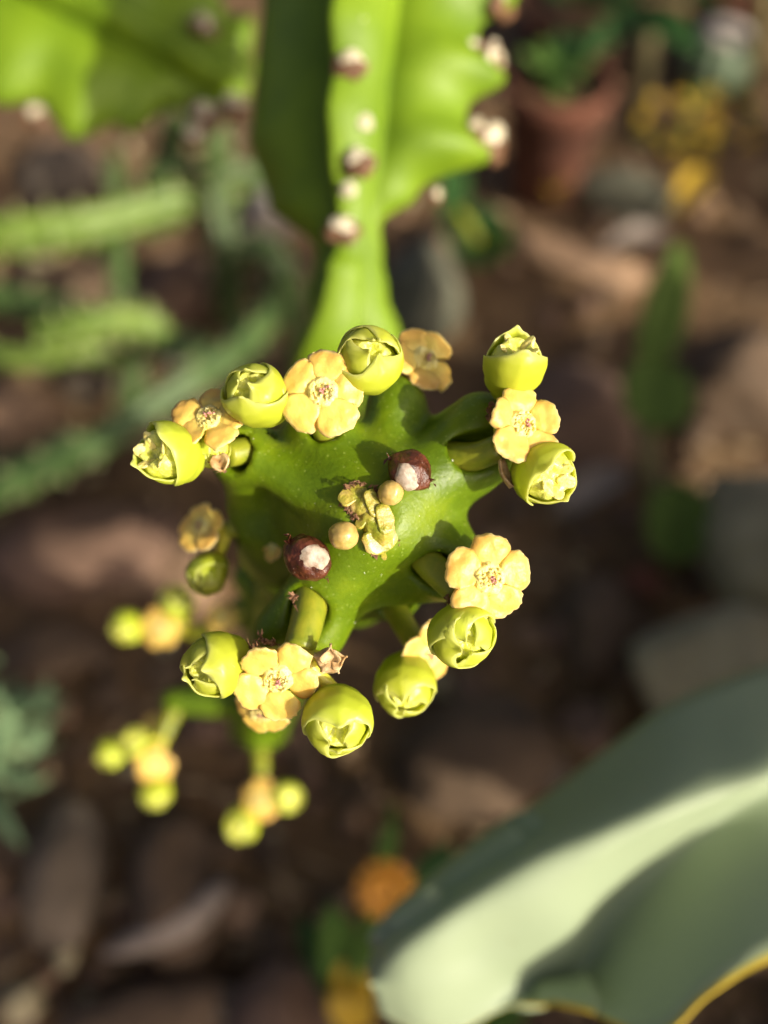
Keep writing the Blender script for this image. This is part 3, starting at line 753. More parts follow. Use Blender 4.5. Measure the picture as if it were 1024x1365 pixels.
# ---- trailing toothed stems on the soil at the left
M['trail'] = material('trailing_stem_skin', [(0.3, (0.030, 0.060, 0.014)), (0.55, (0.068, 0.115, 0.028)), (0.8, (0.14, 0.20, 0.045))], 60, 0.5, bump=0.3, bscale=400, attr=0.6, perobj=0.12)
M['trail_lit'] = material('trailing_stem_sunlit_skin', [(0.3, (0.070, 0.125, 0.018)), (0.55, (0.14, 0.215, 0.030)), (0.8, (0.30, 0.38, 0.07))], 60, 0.5, bump=0.3, bscale=400, attr=0.6)  # brighter copy of the trailing stem skin, sunlight painted into the colour
M['tooth'] = material('tooth_tan', [(0.3, (0.30, 0.30, 0.14)), (0.7, (0.50, 0.44, 0.26))], 300, 0.6)
def trailing(label, pix, rpx, hs, teeth=14, mat='trail', cat='succulent'):
    if not hasattr(hs, '__len__'): hs = [hs]*len(pix)
    pts = [G(x, y, h) for (x, y), h in zip(pix, hs)]
    t = thing('trailing_succulent', label, cat, pts[0])
    r = rpx*pxm(pts[len(pts)//2])
    def rf(th, u, r0):
        rib = abs(math.cos(2*th))**1.4
        return r0*(0.62+0.38*rib*(0.7+0.5*max(0, math.cos(2*pi*u*teeth))**2))
    V, F = tube(pts, lambda u: r*(1 if u < 0.82 else max(0.15, 1-((u-0.82)/0.18)**2)), 90, 36, Vector((0.3, 0.3, 1)), rf)
    world_mesh('stem', V, F, M[mat], t, attr=[0.5]*len(V))
    sp = spline(pts, 90)
    for k in range(1, teeth):
        i = int(90*k/teeth); d = (sp[i+1]-sp[i-1]).normalized(); ref = Vector((0.3, 0.3, 1)); x = (ref-d*ref.dot(d)).normalized(); y = d.cross(x)
        for q in range(4):
            o = x*math.cos(q*pi/2)+y*math.sin(q*pi/2); c = sp[i]+o*r*1.05
            world_mesh('tooth', [c-d*r*.16, c+d*r*.16, c+o.cross(d)*r*.14, c-o.cross(d)*r*.14, c+o*r*.42+d*r*.12], [(0, 2, 4), (2, 1, 4), (1, 3, 4), (3, 0, 4), (0, 3, 1, 2)], M['tooth'], t)
    return t
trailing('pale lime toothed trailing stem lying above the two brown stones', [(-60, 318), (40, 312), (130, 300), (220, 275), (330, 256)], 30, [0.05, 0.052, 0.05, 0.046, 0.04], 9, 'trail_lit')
trailing('thin green toothed stem standing between two brown stones', [(165, 480), (160, 400), (156, 300), (152, 190)], 14, [0.01, 0.03, 0.045, 0.06], 8)
trailing('green toothed trailing stem ending by the small white stones', [(-50, 395), (60, 410), (160, 440), (240, 462), (290, 476)], 25, [0.03, 0.035, 0.034, 0.03, 0.02], 9)
trailing('long bluish-green trailing stem curving past the tan rounded stone', [(372, 340), (368, 400), (320, 462), (235, 520), (130, 590), (30, 640), (-60, 690)], 25, [0.02, 0.04, 0.05, 0.055, 0.05, 0.04, 0.03], 13)
trailing('short upright green toothed stem beside the grey-white pebble', [(168, 560), (176, 500), (190, 430), (196, 400)], 18, [0.005, 0.02, 0.035, 0.04], 6)
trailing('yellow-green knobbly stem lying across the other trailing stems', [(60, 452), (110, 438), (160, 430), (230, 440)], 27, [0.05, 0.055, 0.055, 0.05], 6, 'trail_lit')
trailing('dark green toothed stem at the foot of the tan rounded stone', [(-70, 640), (0, 636), (60, 615), (110, 580)], 28, [0.01, 0.02, 0.025, 0.02], 10)

trailing('dark green toothed stem standing behind the white pebble', [(310, 430), (300, 330), (290, 230), (285, 150)], 24, [0.0, 0.035, 0.06, 0.085], 8)
trailing('dark green toothed stem rising under the lime green winged branch', [(205, 300), (215, 240), (230, 190), (240, 150)], 22, [0.0, 0.03, 0.055, 0.075], 7)
trailing('thin dark stem bridging the gap beside the ribbed spurge', [(200, 235), (270, 222), (330, 232), (400, 262)], 15, [0.05, 0.055, 0.05, 0.03], 8)
trailing('arching green stem between the white pebble and the ribbed spurge', [(400, 480), (392, 410), (372, 350), (340, 330), (300, 360)], 20, [0.0, 0.03, 0.05, 0.05, 0.035], 9)
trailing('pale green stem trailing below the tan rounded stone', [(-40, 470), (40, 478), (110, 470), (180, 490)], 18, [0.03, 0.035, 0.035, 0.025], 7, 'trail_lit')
# ---- large glaucous leaf at the lower right
M['bigleaf'] = material('glaucous_leaf', [(0.0, (0.16, 0.23, 0.10)), (0.45, (0.30, 0.365, 0.225)), (0.86, (0.34, 0.40, 0.240)), (0.95, (0.50, 0.46, 0.06)), (1.0, (0.48, 0.34, 0.03))], 55, 0.5, bump=0.25, bscale=300, bdist=0.0004,
                        attr=0.34, trans=0.06, spec=0.35, spots=(260, 0.10, (0.20, 0.18, 0.08), 0.5))
lf = thing('succulent_plant', 'big glaucous grey-green leaf with a yellow margin, folded along its length', 'succulent', G(1250, 1250))
rows = [  # along the leaf from tip to base: photo points across it (upper margin, crease, band, fold, lower margin) with depth in mm
    [(488, 1292, -52), (490, 1300, -50), (494, 1312, -48), (500, 1335, -49), (503, 1350, -50)],
    [(508, 1238, -58), (532, 1256, -47), (560, 1310, -46), (580, 1356, -48), (588, 1382, -49)],
    [(575, 1172, -62), (608, 1206, -47), (645, 1270, -48), (680, 1322, -51), (692, 1340, -50)],
    [(655, 1108, -64), (700, 1152, -47), (742, 1235, -49), (770, 1296, -54), (786, 1350, -43)],
    [(740, 1050, -65), (790, 1112, -47), (806, 1182, -50), (816, 1232, -55), (876, 1380, -37)],
    [(825, 985, -66), (878, 1074, -47), (888, 1122, -51), (886, 1164, -55), (946, 1326, -37)],
    [(905, 930, -67), (958, 1046, -48), (966, 1075, -52), (964, 1102, -55), (1022, 1282, -37)],
    [(1030, 885, -70), (1050, 1014, -49), (1056, 1035, -53), (1056, 1054, -56), (1112, 1256, -38)],
    [(1180, 840, -80), (1190, 956, -55), (1200, 985, -58), (1202, 1007, -60), (1250, 1200, -46)]]
long = [spline([P(*rows[i][j]) for i in range(len(rows))], 48) for j in range(5)]
g = []
for i in range(49):
    acr = spline([long[j][i] for j in range(5)], 28)
    row = []
    for j in range(29):
        v = abs(j/28-0.5)*2
        a = 0.48 + (0.56*max(0, v-0.975)/0.025 if j > 14 else 0.45*max(0, v-0.97)/0.03)
        tip_f = 1-min(1, i/2)
        p = acr[j]+CZ*(0.0005*fbm(Vector((i*.13, j*.13, 5)), 2))
        row.append((p, a))
    g.append(row)
gn = grid_normals(g, 48, 28)
gn = [[(p, nn if nn.dot(CZ) > 0 else -nn, a) for p, nn, a in row] for row in gn]
V, F, A = shell(gn, 48, 28, 1.0)
th_ = lambda j: 0.0035*(1-abs(j/28-.5)*2)**0.5+0.0005
V = [gn[i][j][0] for i in range(49) for j in range(29)]+[gn[i][j][0]-gn[i][j][1]*th_(j) for i in range(49) for j in range(29)]
world_mesh('leaf', V, F, M['bigleaf'], lf, attr=A)
V, F = tube([P(1190, 1010, -50), P(1235, 1080, -90), G(1250, 1250, -0.01)], lambda t: 0.010+0.004*t, 16, 20)
world_mesh('stem', V, F, M['trail'], lf, attr=[0.4]*len(V))

def rosette(par, c, leaves, seed):
    rr = random.Random(seed)
    for (ang, el, ln, wd) in leaves:
        d = Vector((math.cos(R(ang))*math.cos(R(el)), math.sin(R(ang))*math.cos(R(el)), math.sin(R(el))))
        b = c+Vector((math.cos(R(ang)), math.sin(R(ang)), 0))*0.012+Vector((0, 0, rr.uniform(0, 0.02)))
        strip_leaf('leaf', b, b+d*ln, wd, 'bigleaf', par, 0.003, rr.uniform(-.2, -.05), Vector((0, 0, 1)), n_=22, m_=12, attr=0.40,
                   prof=lambda t_: (0.35+0.65*math.sin(pi*min(1, t_*0.95)))*(1 if t_ < .85 else max(0.08, math.sqrt(max(0, 1-((t_-.85)/.15)**2)))), fold=0.22)
base = Vector((lf.location.x+0.05, lf.location.y, 0.03))
rosette(lf, base, [(70, 32, .17, .05), (30, 40, .18, .055), (-20, 48, .17, .055), (-70, 42, .17, .05), (-110, 45, .16, .05), (100, 48, .17, .05), (55, 62, .17, .05), (-45, 66, .17, .05), (-90, 64, .17, .055), (10, 25, .18, .05), (125, 66, .16, .045)], 5)  # unseen extra leaves of this plant, added to cast shade on the soil
shade_lf2 = thing('succulent_plant', 'second large-leaved grey-green plant added out of view to shade the soil', 'succulent', Vector((0.34, 0.20, 0)))  # invented plant outside the frame, blocks sun from the right-hand ground
rosette(shade_lf2, Vector((0.34, 0.20, 0.03)), [(70, 40, .18, .055), (110, 55, .17, .055), (30, 40, .18, .055), (-20, 48, .19, .055), (-70, 52, .19, .06), (-120, 62, .15, .05), (80, 68, .16, .05)], 9)
shade_lf4 = thing('succulent_plant', 'third large-leaved grey-green plant added out of view to shade the lower left soil', 'succulent', Vector((0.23, -0.21, 0)))  # invented plant outside the frame, keeps sun off the lower left ground
rosette(shade_lf4, Vector((0.23, -0.21, 0.02)), [(70, 50, .19, .055), (130, 64, .19, .06), (30, 40, .18, .055), (-20, 48, .19, .055), (-70, 52, .19, .06), (-120, 62, .19, .055), (170, 68, .19, .055), (-150, 70, .19, .055), (90, 72, .19, .055), (-80, 78, .19, .055)], 15)

# ---- stones
def rockmat(name, a, b, sc_=60):
    M[name] = material(name, [(0.28, tuple(x*0.62 for x in a)), (0.5, a), (0.75, b)], sc_, 0.85, bump=0.8, bscale=220, bdist=0.0015, detail=8, spots=(320, 0.22, tuple(min(1, x*1.5) for x in b), 0.4))
rockmat('rock_pink', (0.155, 0.090, 0.058), (0.225, 0.138, 0.092))
rockmat('rock_tan', (0.27, 0.165, 0.095), (0.38, 0.25, 0.155))
rockmat('rock_brown', (0.098, 0.061, 0.034), (0.150, 0.098, 0.059))
rockmat('rock_grey', (0.125, 0.094, 0.064), (0.19, 0.15, 0.108))
rockmat('rock_green', (0.10, 0.100, 0.066), (0.15, 0.15, 0.10))
rockmat('rock_pale', (0.36, 0.30, 0.17), (0.48, 0.41, 0.26))
rockmat('rock_white', (0.30, 0.27, 0.24), (0.44, 0.40, 0.36))
rockmat('rock_red', (0.20, 0.065, 0.035), (0.30, 0.11, 0.06))
def stone(label, px, py, wpx, hpx, mat, rot=0.0, seed=0, flat=0.75, blocky=0.35, lift=0.0):
    p = G(px, py+hpx*0.30, 0.0); k = pxm(p)
    # on screen a stone of depth b and height c spans about b*cr' + c*sr'
    a = wpx*0.5*k; b = hpx*0.5*k/ (cr*1.0*0.75+sr*flat*0.75); c = b*flat
    r = random.Random(seed); cuts = []
    for i in range(9):
        d = Vector((r.gauss(0, 1), r.gauss(0, 1), r.gauss(0, .8))).normalized(); cuts.append((d, r.uniform(1-blocky, 0.98)))
    V = []
    for v in IV4:
        q = v.copy()
        for d, h in cuts:
            e = q.dot(d)
            if e > h: q -= d*(e-h)*0.92
        q += v*(0.10*fbm(v*1.3+Vector((seed*2.3, 0, 0)), 4)+0.025*fbm(v*5+Vector((seed, 0, 0)), 3))
        V.append(Matrix.Rotation(rot, 3, 'Z') @ Vector((q.x*a, q.y*b, q.z*c)))
    o = link('stone', mesh('stone', V, IF4), M[mat])
    o.location = Vector((p.x, p.y, c*0.12+lift))
    return tag(o, label, 'stone')
ST = [
 ('broad pinkish-brown rock, the largest one below the trailing stems', 130, 700, 270, 150, 'rock_pink', 0.1),
 ('tan rounded stone lit by the sun among the trailing stems', 45, 555, 120, 120, 'rock_tan', 0.3),
 ('small pale brown stone wedged beside the broad pinkish-brown rock', 248, 735, 95, 110, 'rock_tan', 0.2),
 ('dull mauve-brown stone framed by trailing stems below the white pebble', 245, 362, 140, 110, 'rock_pink', 0.6),
 ('grey-brown stone under the lime green winged branch', 92, 212, 120, 110, 'rock_grey', 0.2),
 ('dark brown stone just under the pale lime trailing stem', 85, 365, 150, 70, 'rock_brown', 0.2),
 ('upright white pebble with a brown foot beside the ribbed stem', 352, 262, 62, 92, 'rock_white', 0.1),
 ('little white pebble at the end of a green trailing stem', 252, 462, 60, 48, 'rock_white', 0.3),
 ('grey-white flat pebble beside the short upright toothed stem', 122, 500, 85, 48, 'rock_grey', 0.1),
 ('rounded dark brown rock below the long trailing stem', 390, 360, 90, 80, 'rock_brown', 0.1),
 ('upright grey-brown stone leaning against a taller one, both bare', 92, 1115, 110, 180, 'rock_grey', 0.1),
 ('tall dark grey-brown stone above the curled dry pod', 235, 1130, 120, 190, 'rock_brown', 0.2),
 ('reddish-brown flat stone near the orange flower', 375, 1320, 130, 150, 'rock_pink', 0.5),
 ('flat brown stone below the curled dry pod', 190, 1330, 230, 90, 'rock_brown', 0.2),
 ('broad brown slab on the soil between the spurge and the big leaf', 640, 960, 240, 150, 'rock_brown', 0.3),
 ('small reddish-brown stone between the broad brown slab and the pale boulders', 778, 948, 75, 80, 'rock_pink', 0.8),
 ('small whitish pebble above the edge of the big leaf', 735, 1015, 48, 55, 'rock_grey', 0.2),
 ('tall pale olive boulder behind the big leaf', 1005, 700, 175, 230, 'rock_pale', 0.2),
 ('low pale olive boulder touching the edge of the big leaf', 940, 875, 240, 220, 'rock_pale', 0.5),
 ('long pinkish slab below the grey-green block', 770, 325, 190, 75, 'rock_tan', -0.5),
 ('grey-green angular block in front of the yellow leaves', 832, 242, 150, 95, 'rock_green', -0.25),
 ('broad mauve stone behind the right-hand flower truss', 760, 520, 220, 170, 'rock_pink', 0.2),
 ('blue-grey rounded stone behind the base of the ribbed stem', 560, 350, 110, 150, 'rock_green', 0.2),
 ('small brown stone next to the dark green leaf', 598, 305, 60, 60, 'rock_tan', 0.2),
 ('brown boulder in the shade beside the tall pale boulder', 985, 470, 160, 160, 'rock_brown', 0.4),
 ('dark brown stone at the foot of the round green pads', 800, 800, 150, 120, 'rock_brown', 0.9),
 ('pinkish stone under the low flower truss of the spurge', 285, 935, 90, 70, 'rock_pink', 0.4),
 ('brown stone on the bare soil left of the spurge trusses', 60, 850, 130, 80, 'rock_brown', 0.3),
 ('grey pebble at the bottom edge beside the reddish flat stone', 300, 1325, 60, 45, 'rock_grey', 0.3),
 ('yellowish pebble in front of the flat brown stone', 30, 1320, 62, 52, 'rock_pale', 0.3),
 ('yellowish pebble beside the curled dry pod', 90, 1262, 32, 40, 'rock_pale', 0.1),
]
for i, (lb, px, py, wp, hp, mt, ro) in enumerate(ST):
    stone(lb, px, py, wp, hp, mt, ro, seed=i+3, lift=0.015 if 'tan rounded' in lb or 'pale olive' in lb else 0.0, blocky=0.5 if 'block' in lb or 'slab' in lb else 0.32)

# ---- gravel and crumbs of soil
rr = random.Random(77); GV, GF = [], []
shapes = []
for s_ in range(10):
    shapes.append([v*(1+0.35*fbm(v*1.4+Vector((s_*4.1, 0, 0)), 3)) for v in IV2])
def gravel(name, cnt, smin_, smax_, mat, seed):
    rr = random.Random(seed); GV, GF = [], []
    for k in range(cnt):
        px, py = rr.uniform(-120, 1140), rr.uniform(-40, 1480)
        p = G(px, py, 0)
        if p.y > 0.75: continue
        s_ = smin_*(smax_/smin_)**(rr.random()**2.0); sh = shapes[rr.randrange(10)]; rz = Matrix.Rotation(rr.uniform(0, 6.28), 3, 'Z')
        sx, sy, sz = s_*rr.uniform(.8, 1.3), s_*rr.uniform(.7, 1.1), s_*rr.uniform(.5, .9)
        z0 = soil_h(p.x, p.y)-0.006+sz*0.35; o_ = len(GV)
        GV += [rz @ Vector((v.x*sx, v.y*sy, v.z*sz))+Vector((p.x, p.y, z0)) for v in sh]
        GF += [(a+o_, b+o_, c+o_) for a, b, c in IF2]
    o = link(name, mesh(name, GV, GF), M[mat]); o['kind'] = 'stuff'
    return o
tag(gravel('gravel', 700, 0.0016, 0.007, 'rock_brown', 1), 'dark brown gravel and crumbs of soil scattered over the bed', 'gravel')
tag(gravel('gravel', 260, 0.0014, 0.006, 'rock_pink', 2), 'reddish gravel scattered over the bed', 'gravel')
tag(gravel('gravel', 260, 0.0015, 0.006, 'rock_tan', 8), 'tan gravel scattered over the bed', 'gravel')
tag(gravel('gravel', 130, 0.0012, 0.0045, 'rock_pale', 3), 'pale yellowish grit scattered over the bed', 'gravel')

# ---- dry litter: twigs and scraps
rr = random.Random(31); LV, LF = [], []
for k_ in range(420):
    p_ = G(rr.uniform(-100, 1120), rr.uniform(0, 1450), 0)
    if p_.y > 0.7: continue
    a_ = rr.uniform(0, 6.28); ln_ = rr.uniform(0.004, 0.02); d_ = Vector((math.cos(a_), math.sin(a_), rr.uniform(-.1, .25)))*ln_
    c_ = Vector((p_.x, p_.y, soil_h(p_.x, p_.y)-0.004)); wv = Vector((-d_.y, d_.x, 0)).normalized()*rr.uniform(0.0004, 0.0022); uu = Vector((0, 0, 0.0007))
    o_ = len(LV); m_ = c_+d_*.5+Vector((0, 0, rr.uniform(0, .002)))
    LV += [c_, m_+wv, m_-wv, m_+uu*2, c_+d_]; LF += [(o_, o_+1, o_+3), (o_, o_+3, o_+2), (o_+1, o_+4, o_+3), (o_+3, o_+4, o_+2), (o_, o_+2, o_+1), (o_+1, o_+2, o_+4)]
M['litter'] = material('litter', [(0.3, (0.16, 0.10, 0.05)), (0.6, (0.34, 0.24, 0.13)), (0.8, (0.5, 0.4, 0.26))], 40, 0.8)
o = link('leaf_litter', mesh('leaf_litter', LV, LF), M['litter'], None, False); o['kind'] = 'stuff'; tag(o, 'dry twigs and leaf scraps scattered over the soil', 'litter')

# ---- curled dry pod
M['dry'] = material('dry_pod', [(0.3, (0.17, 0.13, 0.10)), (0.7, (0.34, 0.28, 0.23))], 200, 0.7, bump=0.5)
pts = [G(140, 1270, 0.004), G(190, 1252, 0.010), G(245, 1228, 0.011), G(285, 1195, 0.010), G(302, 1172, 0.006)]
V, F = tube(pts, lambda t: 0.0042*math.sin(pi*(0.08+0.86*t))**0.8, 40, 18, Vector((0, 0, 1)), lambda th, t, r: r*(1+0.12*math.cos(3*th)))
o = link('dry_pod', mesh('dry_pod', V, F), M['dry']); tag(o, 'curled greyish dry pod lying on the bare soil', 'pod')

# ---- plants with separate leaves
M['leaf_mid'] = material('leaf_mid', [(0.3, (0.034, 0.077, 0.012)), (0.6, (0.062, 0.124, 0.019)), (1.0, (0.087, 0.161, 0.031))], 200, 0.7, spec=0.2, attr=0.3, trans=0.12)
M['leaf_dark'] = material('leaf_dark', [(0.3, (0.014, 0.042, 0.011)), (0.6, (0.022, 0.066, 0.015)), (1.0, (0.035, 0.091, 0.021))], 200, 0.7, spec=0.2, attr=0.3, trans=0.08)
M['leaf_yellow'] = material('leaf_yellow', [(0.3, (0.36, 0.21, 0.012)), (0.6, (0.52, 0.33, 0.02)), (1.0, (0.60, 0.42, 0.05))], 200, 0.5, attr=0.4, trans=0.12)
M['leaf_grey'] = material('leaf_grey', [(0.3, (0.14, 0.24, 0.10)), (0.6, (0.22, 0.34, 0.16)), (1.0, (0.30, 0.42, 0.22))], 200, 0.5, attr=0.3, trans=0.1)
M['leaf_dull'] = material('leaf_dull', [(0.3, (0.045, 0.080, 0.014)), (0.6, (0.090, 0.145, 0.024)), (1.0, (0.13, 0.19, 0.04))], 60, 0.75, spec=0.2, attr=0.6, trans=0.08)
M['orange'] = material('orange_petal', [(0.3, (0.66, 0.26, 0.02)), (0.7, (0.80, 0.40, 0.04))], 300, 0.5, trans=0.15)
M['terracotta'] = material('terracotta', [(0.3, (0.094, 0.030, 0.014)), (0.6, (0.154, 0.055, 0.028)), (0.8, (0.209, 0.094, 0.055))], 30, 0.85, bump=0.4, bscale=200, bdist=0.001)
M['wood'] = material('stake_wood', [(0.3, (0.120, 0.102, 0.036)), (0.7, (0.204, 0.174, 0.072))], 90, 0.7, bump=0.3)
M['cactus'] = material('cactus_skin', [(0.3, (0.05, 0.085, 0.04)), (0.7, (0.12, 0.16, 0.09))], 90, 0.6, bump=0.3)
M['wool'] = material('cactus_wool', [(0.3, (0.42, 0.36, 0.30)), (0.7, (0.62, 0.55, 0.48))], 300, 0.9, bump=0.9, bscale=700, bdist=0.002)
oval = lambda t: max(0.04, math.sqrt(max(0, 1-(2*t-1)**2)))
def leafpx(par, x0, y0, x1, y1, wpx, h0, h1, mat, prof=None, nrm=None, curl=0.1, name='leaf', thick=0.0012):
    a, b = G(x0, y0, h0), G(x1, y1, h1)
    return strip_leaf(name, a, b, wpx*pxm(a.lerp(b, .5)), mat, par, thick, curl, nrm, prof=prof)
def twig(par, pts, r, mat='peduncle', name='stem'):
    V, F = tube(pts, r, 16, 10); return world_mesh(name, V, F, M[mat], par)

t = thing('pad_plant', 'small plant with one upright narrow leaf and two round green pads', 'plant', G(895, 760))
twig(t, [G(895, 760, 0), G(870, 650, 0.02), G(862, 580, 0.035), G(868, 500, 0.045)], 0.0035, 'wood')
leafpx(t, 862, 500, 905, 325, 62, 0.045, 0.075, 'leaf_dull', lambda t_: math.sin(pi*(0.15+0.8*t_))**0.8)
leafpx(t, 868, 580, 874, 482, 98, 0.045, 0.052, 'leaf_dull', oval)
leafpx(t, 900, 752, 900, 640, 92, 0.014, 0.03, 'leaf_dull', oval)
t = thing('shrublet', 'dark glossy leaves sprouting beside the ribbed spurge', 'plant', G(640, 345))
leafpx(t, 612, 345, 672, 285, 70, 0.01, 0.03, 'leaf_dark', oval); leafpx(t, 630, 345, 600, 262, 52, 0.01, 0.03, 'leaf_dark', oval)
leafpx(t, 640, 340, 682, 308, 40, 0.012, 0.03, 'leaf_mid', oval); leafpx(t, 605, 280, 585, 225, 60, 0.02, 0.05, 'leaf_dark', oval)
twig(t, [G(640, 350, 0), G(635, 320, 0.02), G(610, 280, 0.03)], 0.002)
# plant with an orange flower head
t = thing('marigold', 'low plant with one round orange flower head and broad leaves', 'flower', G(480, 1340))
for a_ in ((480, 1340, 440, 1200, 66, 0, .045, 'leaf_mid'), (490, 1340, 420, 1250, 56, 0, .03, 'leaf_dark'), (500, 1320, 600, 1115, 76, 0, .05, 'leaf_dark'), (480, 1320, 525, 1072, 34, 0.01, .07, 'leaf_mid'),
           (480, 1350, 460, 1270, 56, 0, .03, 'leaf_yellow'), (500, 1330, 500, 1235, 80, 0.0, .04, 'leaf_mid'), (470, 1350, 400, 1215, 40, 0, .03, 'leaf_dark'), (490, 1365, 440, 1320, 46, 0.01, .025, 'leaf_yellow'), (600, 1380, 700, 1325, 60, 0, .02, 'leaf_mid')):
    leafpx(t, *a_[:5], a_[5], a_[6], a_[7], oval, curl=0.15)
hc = G(513, 1182, 0.055); twig(t, [G(485, 1340, 0), G(500, 1260, 0.03), hc], 0.002)
k = pxm(hc)
hd = link('flower_head', mesh('flower_head', [Vector((v.x*24*k, v.y*24*k, v.z*12*k)) for v in IV3], IF3), M['orange']); place(hd, hc, D((0.1, 0.2, 1)), 0, 1, t)
for ring, (nn_, ra, el_) in enumerate(((12, 44, 0.15), (9, 34, 0.55))):
    for j in range(nn_):
        a_ = 2*pi*j/nn_+ring*0.3
        d_ = D((math.cos(a_)*math.cos(el_), math.sin(a_)*math.cos(el_), math.sin(el_)))
        strip_leaf('petal', hc+d_*10*k, hc+d_*ra*k, 20*k, 'orange', t, 0.0006, 0.1, prof=oval)
# grey-green tuft at the left edge
t = thing('succulent_tuft', 'feathery grey-green tuft at the edge of the bare soil', 'plant', G(-10, 985)); rr = random.Random(4)
c_ = G(-6, 985, 0.015)
for j in range(46):
    a_ = rr.uniform(0, 6.28); el_ = rr.uniform(0.05, 1.1); ln = rr.uniform(0.012, 0.022)
    d_ = Vector((math.cos(a_)*math.cos(el_), math.sin(a_)*math.cos(el_), math.sin(el_)))
    st_ = c_+Vector((rr.gauss(0, .007), rr.gauss(0, .009), rr.uniform(-.006, .006)))
    strip_leaf('leaf', st_, st_+d_*ln, 0.0042, 'leaf_grey', t, 0.0008, 0.2, Vector((0, 0, 1)), n_=6, m_=4)
# yellow leaf clump, cactus, pots, stakes at the upper right
t = thing('yellow_sedum', 'clump of golden yellow leaves behind the grey-green block', 'plant', G(935, 185)); c_ = G(935, 165, 0.02); k = pxm(c_)
for j in range(60):
    st_ = c_+Vector((rr.gauss(0, 30)*k, rr.gauss(0, 15)*k, rr.uniform(-0.02, .012)))
    a_ = rr.uniform(0, 6.28); d_ = Vector((math.cos(a_), math.sin(a_), rr.uniform(0.2, 1.2))).normalized()
    strip_leaf('leaf', st_, st_+d_*rr.uniform(14, 30)*k, 13*k, 'leaf_yellow' if rr.random() < .88 else 'leaf_mid', t, 0.0012, 0.2, Vector((0, 0, 1)), prof=oval, n_=6, m_=4)
def pot(label, px, py, wpx, hpx, fill=True, tilt=0.0):
    p = G(px, py, 0); k = pxm(p); r = wpx*0.5*k; h = hpx*k
    t = thing('plant_pot', label, 'pot', p)
    prof = [(0.70, 0), (0.74, 0.02), (0.93, 0.78), (1.03, 0.79), (1.05, 0.985), (1.03, 1.0), (0.94, 1.0), (0.92, 0.97), (0.90, 0.86), (0.02, 0.85)]
    V, F = [], []
    for a_, b_ in prof:
        for j in range(40): V.append(Vector((a_*r*math.cos(2*pi*j/40), a_*r*math.sin(2*pi*j/40), b_*h)))
    for i in range(len(prof)-1):
        for j in range(40): F.append((i*40+j, i*40+(j+1) % 40, (i+1)*40+(j+1) % 40, (i+1)*40+j))
    o = link('pot_body', mesh('pot_body', V, F), M['terracotta'], t, True)
    V = [Vector((0, 0, 0.885*h))]+[Vector((0.905*r*math.cos(2*pi*j/30), 0.905*r*math.sin(2*pi*j/30), 0.88*h)) for j in range(30)]
    link('potting_soil', mesh('potting_soil', V, [(0, 1+j, 1+(j+1) % 30) for j in range(30)]), soil, t)
    return t, p+Vector((0, 0, 0.88*h)), r
t, top, r_ = pot('dark red terracotta pot standing behind the notched green stem', 722, 250, 128, 150)
for j in range(9):
    a_ = rr.uniform(0, 6.28); d_ = Vector((math.cos(a_), math.sin(a_), rr.uniform(.3, 1.4))).normalized()
    strip_leaf('leaf', top+Vector((rr.gauss(0, .3)*r_, rr.gauss(0, .3)*r_, 0)), top+d_*r_*rr.uniform(.7, 1.3), r_*.5, 'leaf_dark' if j % 2 else 'leaf_mid', t, 0.001, 0.2, Vector((0, 0, 1)), prof=oval)
t, top, r_ = pot('terracotta pot with an orange rim behind the woolly round cactus', 965, 62, 130, 90)
for j in range(7):
    a_ = rr.uniform(0, 6.28); d_ = Vector((math.cos(a_), math.sin(a_), rr.uniform(.3, 1.4))).normalized()
    strip_leaf('leaf', top, top+d_*r_*rr.uniform(.7, 1.3), r_*.5, 'leaf_dark', t, 0.001, 0.2, Vector((0, 0, 1)), prof=oval)
t, top, r_ = pot('wide terracotta bowl under dry leaves next to the notched stem', 760, 62, 150, 60)
for j in range(8):
    a_ = rr.uniform(0, 6.28); d_ = Vector((math.cos(a_), math.sin(a_), rr.uniform(.1, .8))).normalized()
    strip_leaf('leaf', top+d_*r_*.2, top+d_*r_*rr.uniform(.7, 1.2), r_*.5, 'leaf_dark' if j % 3 else 'leaf_mid', t, 0.001, 0.2, Vector((0, 0, 1)), prof=oval)
def cactus(label, px, py, rpx):
    p = G(px, py, 0); k = pxm(p); r = rpx*k
    t = thing('round_cactus', label, 'cactus', p); V, F = [], []
    for i in range(15):
        el_ = -0.7+i/14*(pi/2+0.7)
        for j in range(60):
            th = 2*pi*j/60; q = r*(0.86+0.14*abs(math.cos(6*th)))*math.cos(el_)
            V.append(Vector((q*math.cos(th), q*math.sin(th), r*0.85*math.sin(el_)+r*.5)))
    for i in range(14):
        for j in range(60): F.append((i*60+j, i*60+(j+1) % 60, (i+1)*60+(j+1) % 60, (i+1)*60+j))
    link('body', mesh('body', V, F), M['cactus'], t)
    V = [Vector((v.x*r*.62, v.y*r*.62, r*1.22+v.z*r*.2+0.03*r*fbm(v*3, 3))) for v in IV3]
    link('wool', mesh('wool', V, IF3), M['wool'], t)
    return t
cactus('round ribbed cactus with a pale woolly top above the yellow leaves', 948, 108, 52)
cactus('pale woolly cactus squatting beside the terracotta bowl', 818, 40, 34)
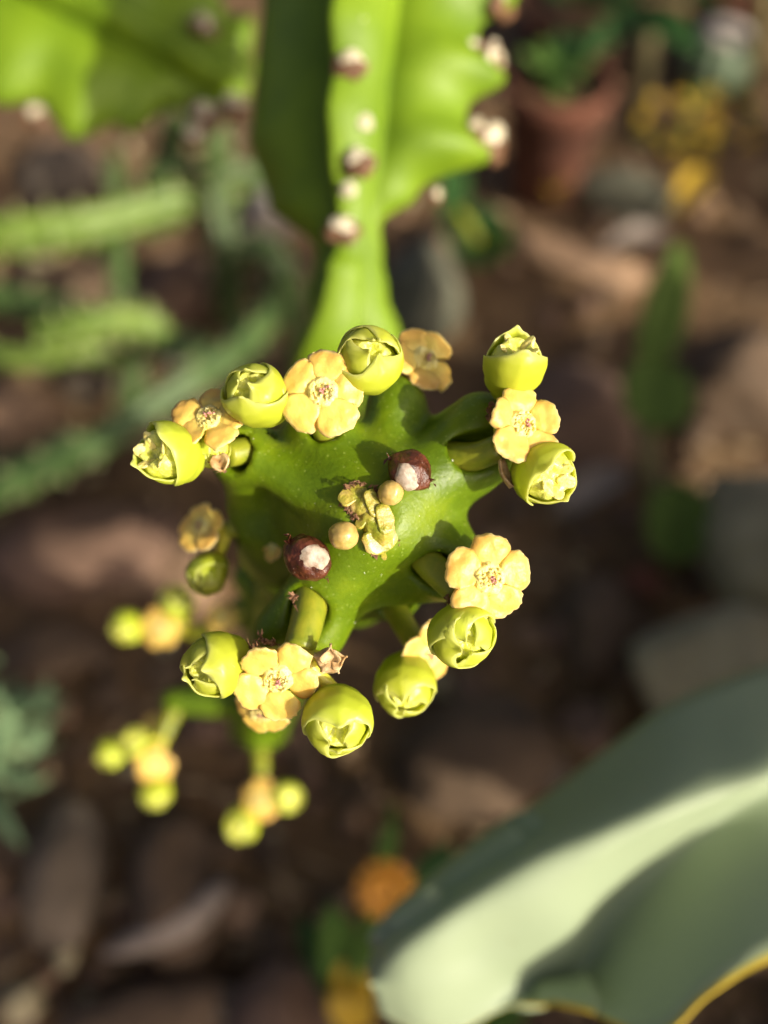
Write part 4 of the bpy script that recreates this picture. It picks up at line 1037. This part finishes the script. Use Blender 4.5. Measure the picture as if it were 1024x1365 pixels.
for lb, a_, b_, r_ in (('yellowish wooden stake standing left of the woolly cactus', (850, 175, 0), (868, 30, 0.05), 14), ('yellowish wooden stake standing right of the woolly cactus', (1005, 120, 0), (1020, -20, 0.06), 12)):
    p0, p1 = G(*a_), G(*b_); r_ *= pxm(p0); V, F = tube([p0-Vector((0, 0, .01)), p0.lerp(p1, .5), p1], lambda t_: r_*(1-.2*t_), 12, 8, None, lambda th, t_, r0: r0*(1+.05*math.cos(3*th+t_*9)))
    tag(link('wooden_stake', mesh('wooden_stake', V, F), M['wood']), lb, 'stake')
t = thing('agave_leaf_plant', 'dark green pointed leaves arching over the terracotta pots', 'plant', G(840, 20))
for a_ in ((840, 20, 935, 75, 46, .05, .05), (840, 10, 900, -60, 50, .04, .08), (845, 20, 780, 80, 36, .04, .04), (850, 0, 960, 10, 40, .05, .07)):
    leafpx(t, *a_[:5], a_[5], a_[6], 'leaf_dark', None, curl=0.25)
# reddish shard and scraps
o = strip_leaf('fallen_leaf', G(830, 768, 0.008), G(885, 790, 0.006), 0.010, 'orange', None, 0.0008, 0.2, Vector((0, 0, 1)), prof=oval); M['redleaf'] = material('red_leaf', [(0.3, (0.10, 0.025, 0.010)), (0.7, (0.16, 0.045, 0.018))], 200, 0.6)
o.data.materials[0] = M['redleaf']; tag(o, 'small rusty red fallen leaf near the round green pads', 'leaf')
for i, (lb, x, y, ang, mt) in enumerate((('curled tan dead leaf on the slab below the grey-green block', 800, 345, 0.3, 'dry'), ('ochre dead leaf lying below the golden yellow clump', 900, 290, 1.0, 'leaf_yellow'),
        ('dead tan leaf on the soil beside the round green pads', 740, 690, 0.5, 'dry'), ('ochre dead leaf next to the dark red terracotta pot', 735, 270, 1.4, 'leaf_yellow'), ('tan dead leaf tucked under the long trailing stem', 320, 330, 0.2, 'dry'))):
    a_ = G(x, y, 0.008); d_ = Vector((math.cos(ang), math.sin(ang), 0.15))
    o = strip_leaf('fallen_leaf', a_, a_+d_*0.032, 0.013, mt, None, 0.0008, 0.3, Vector((0, 0, 1)), prof=oval, fold=0.3); tag(o, lb, 'leaf')
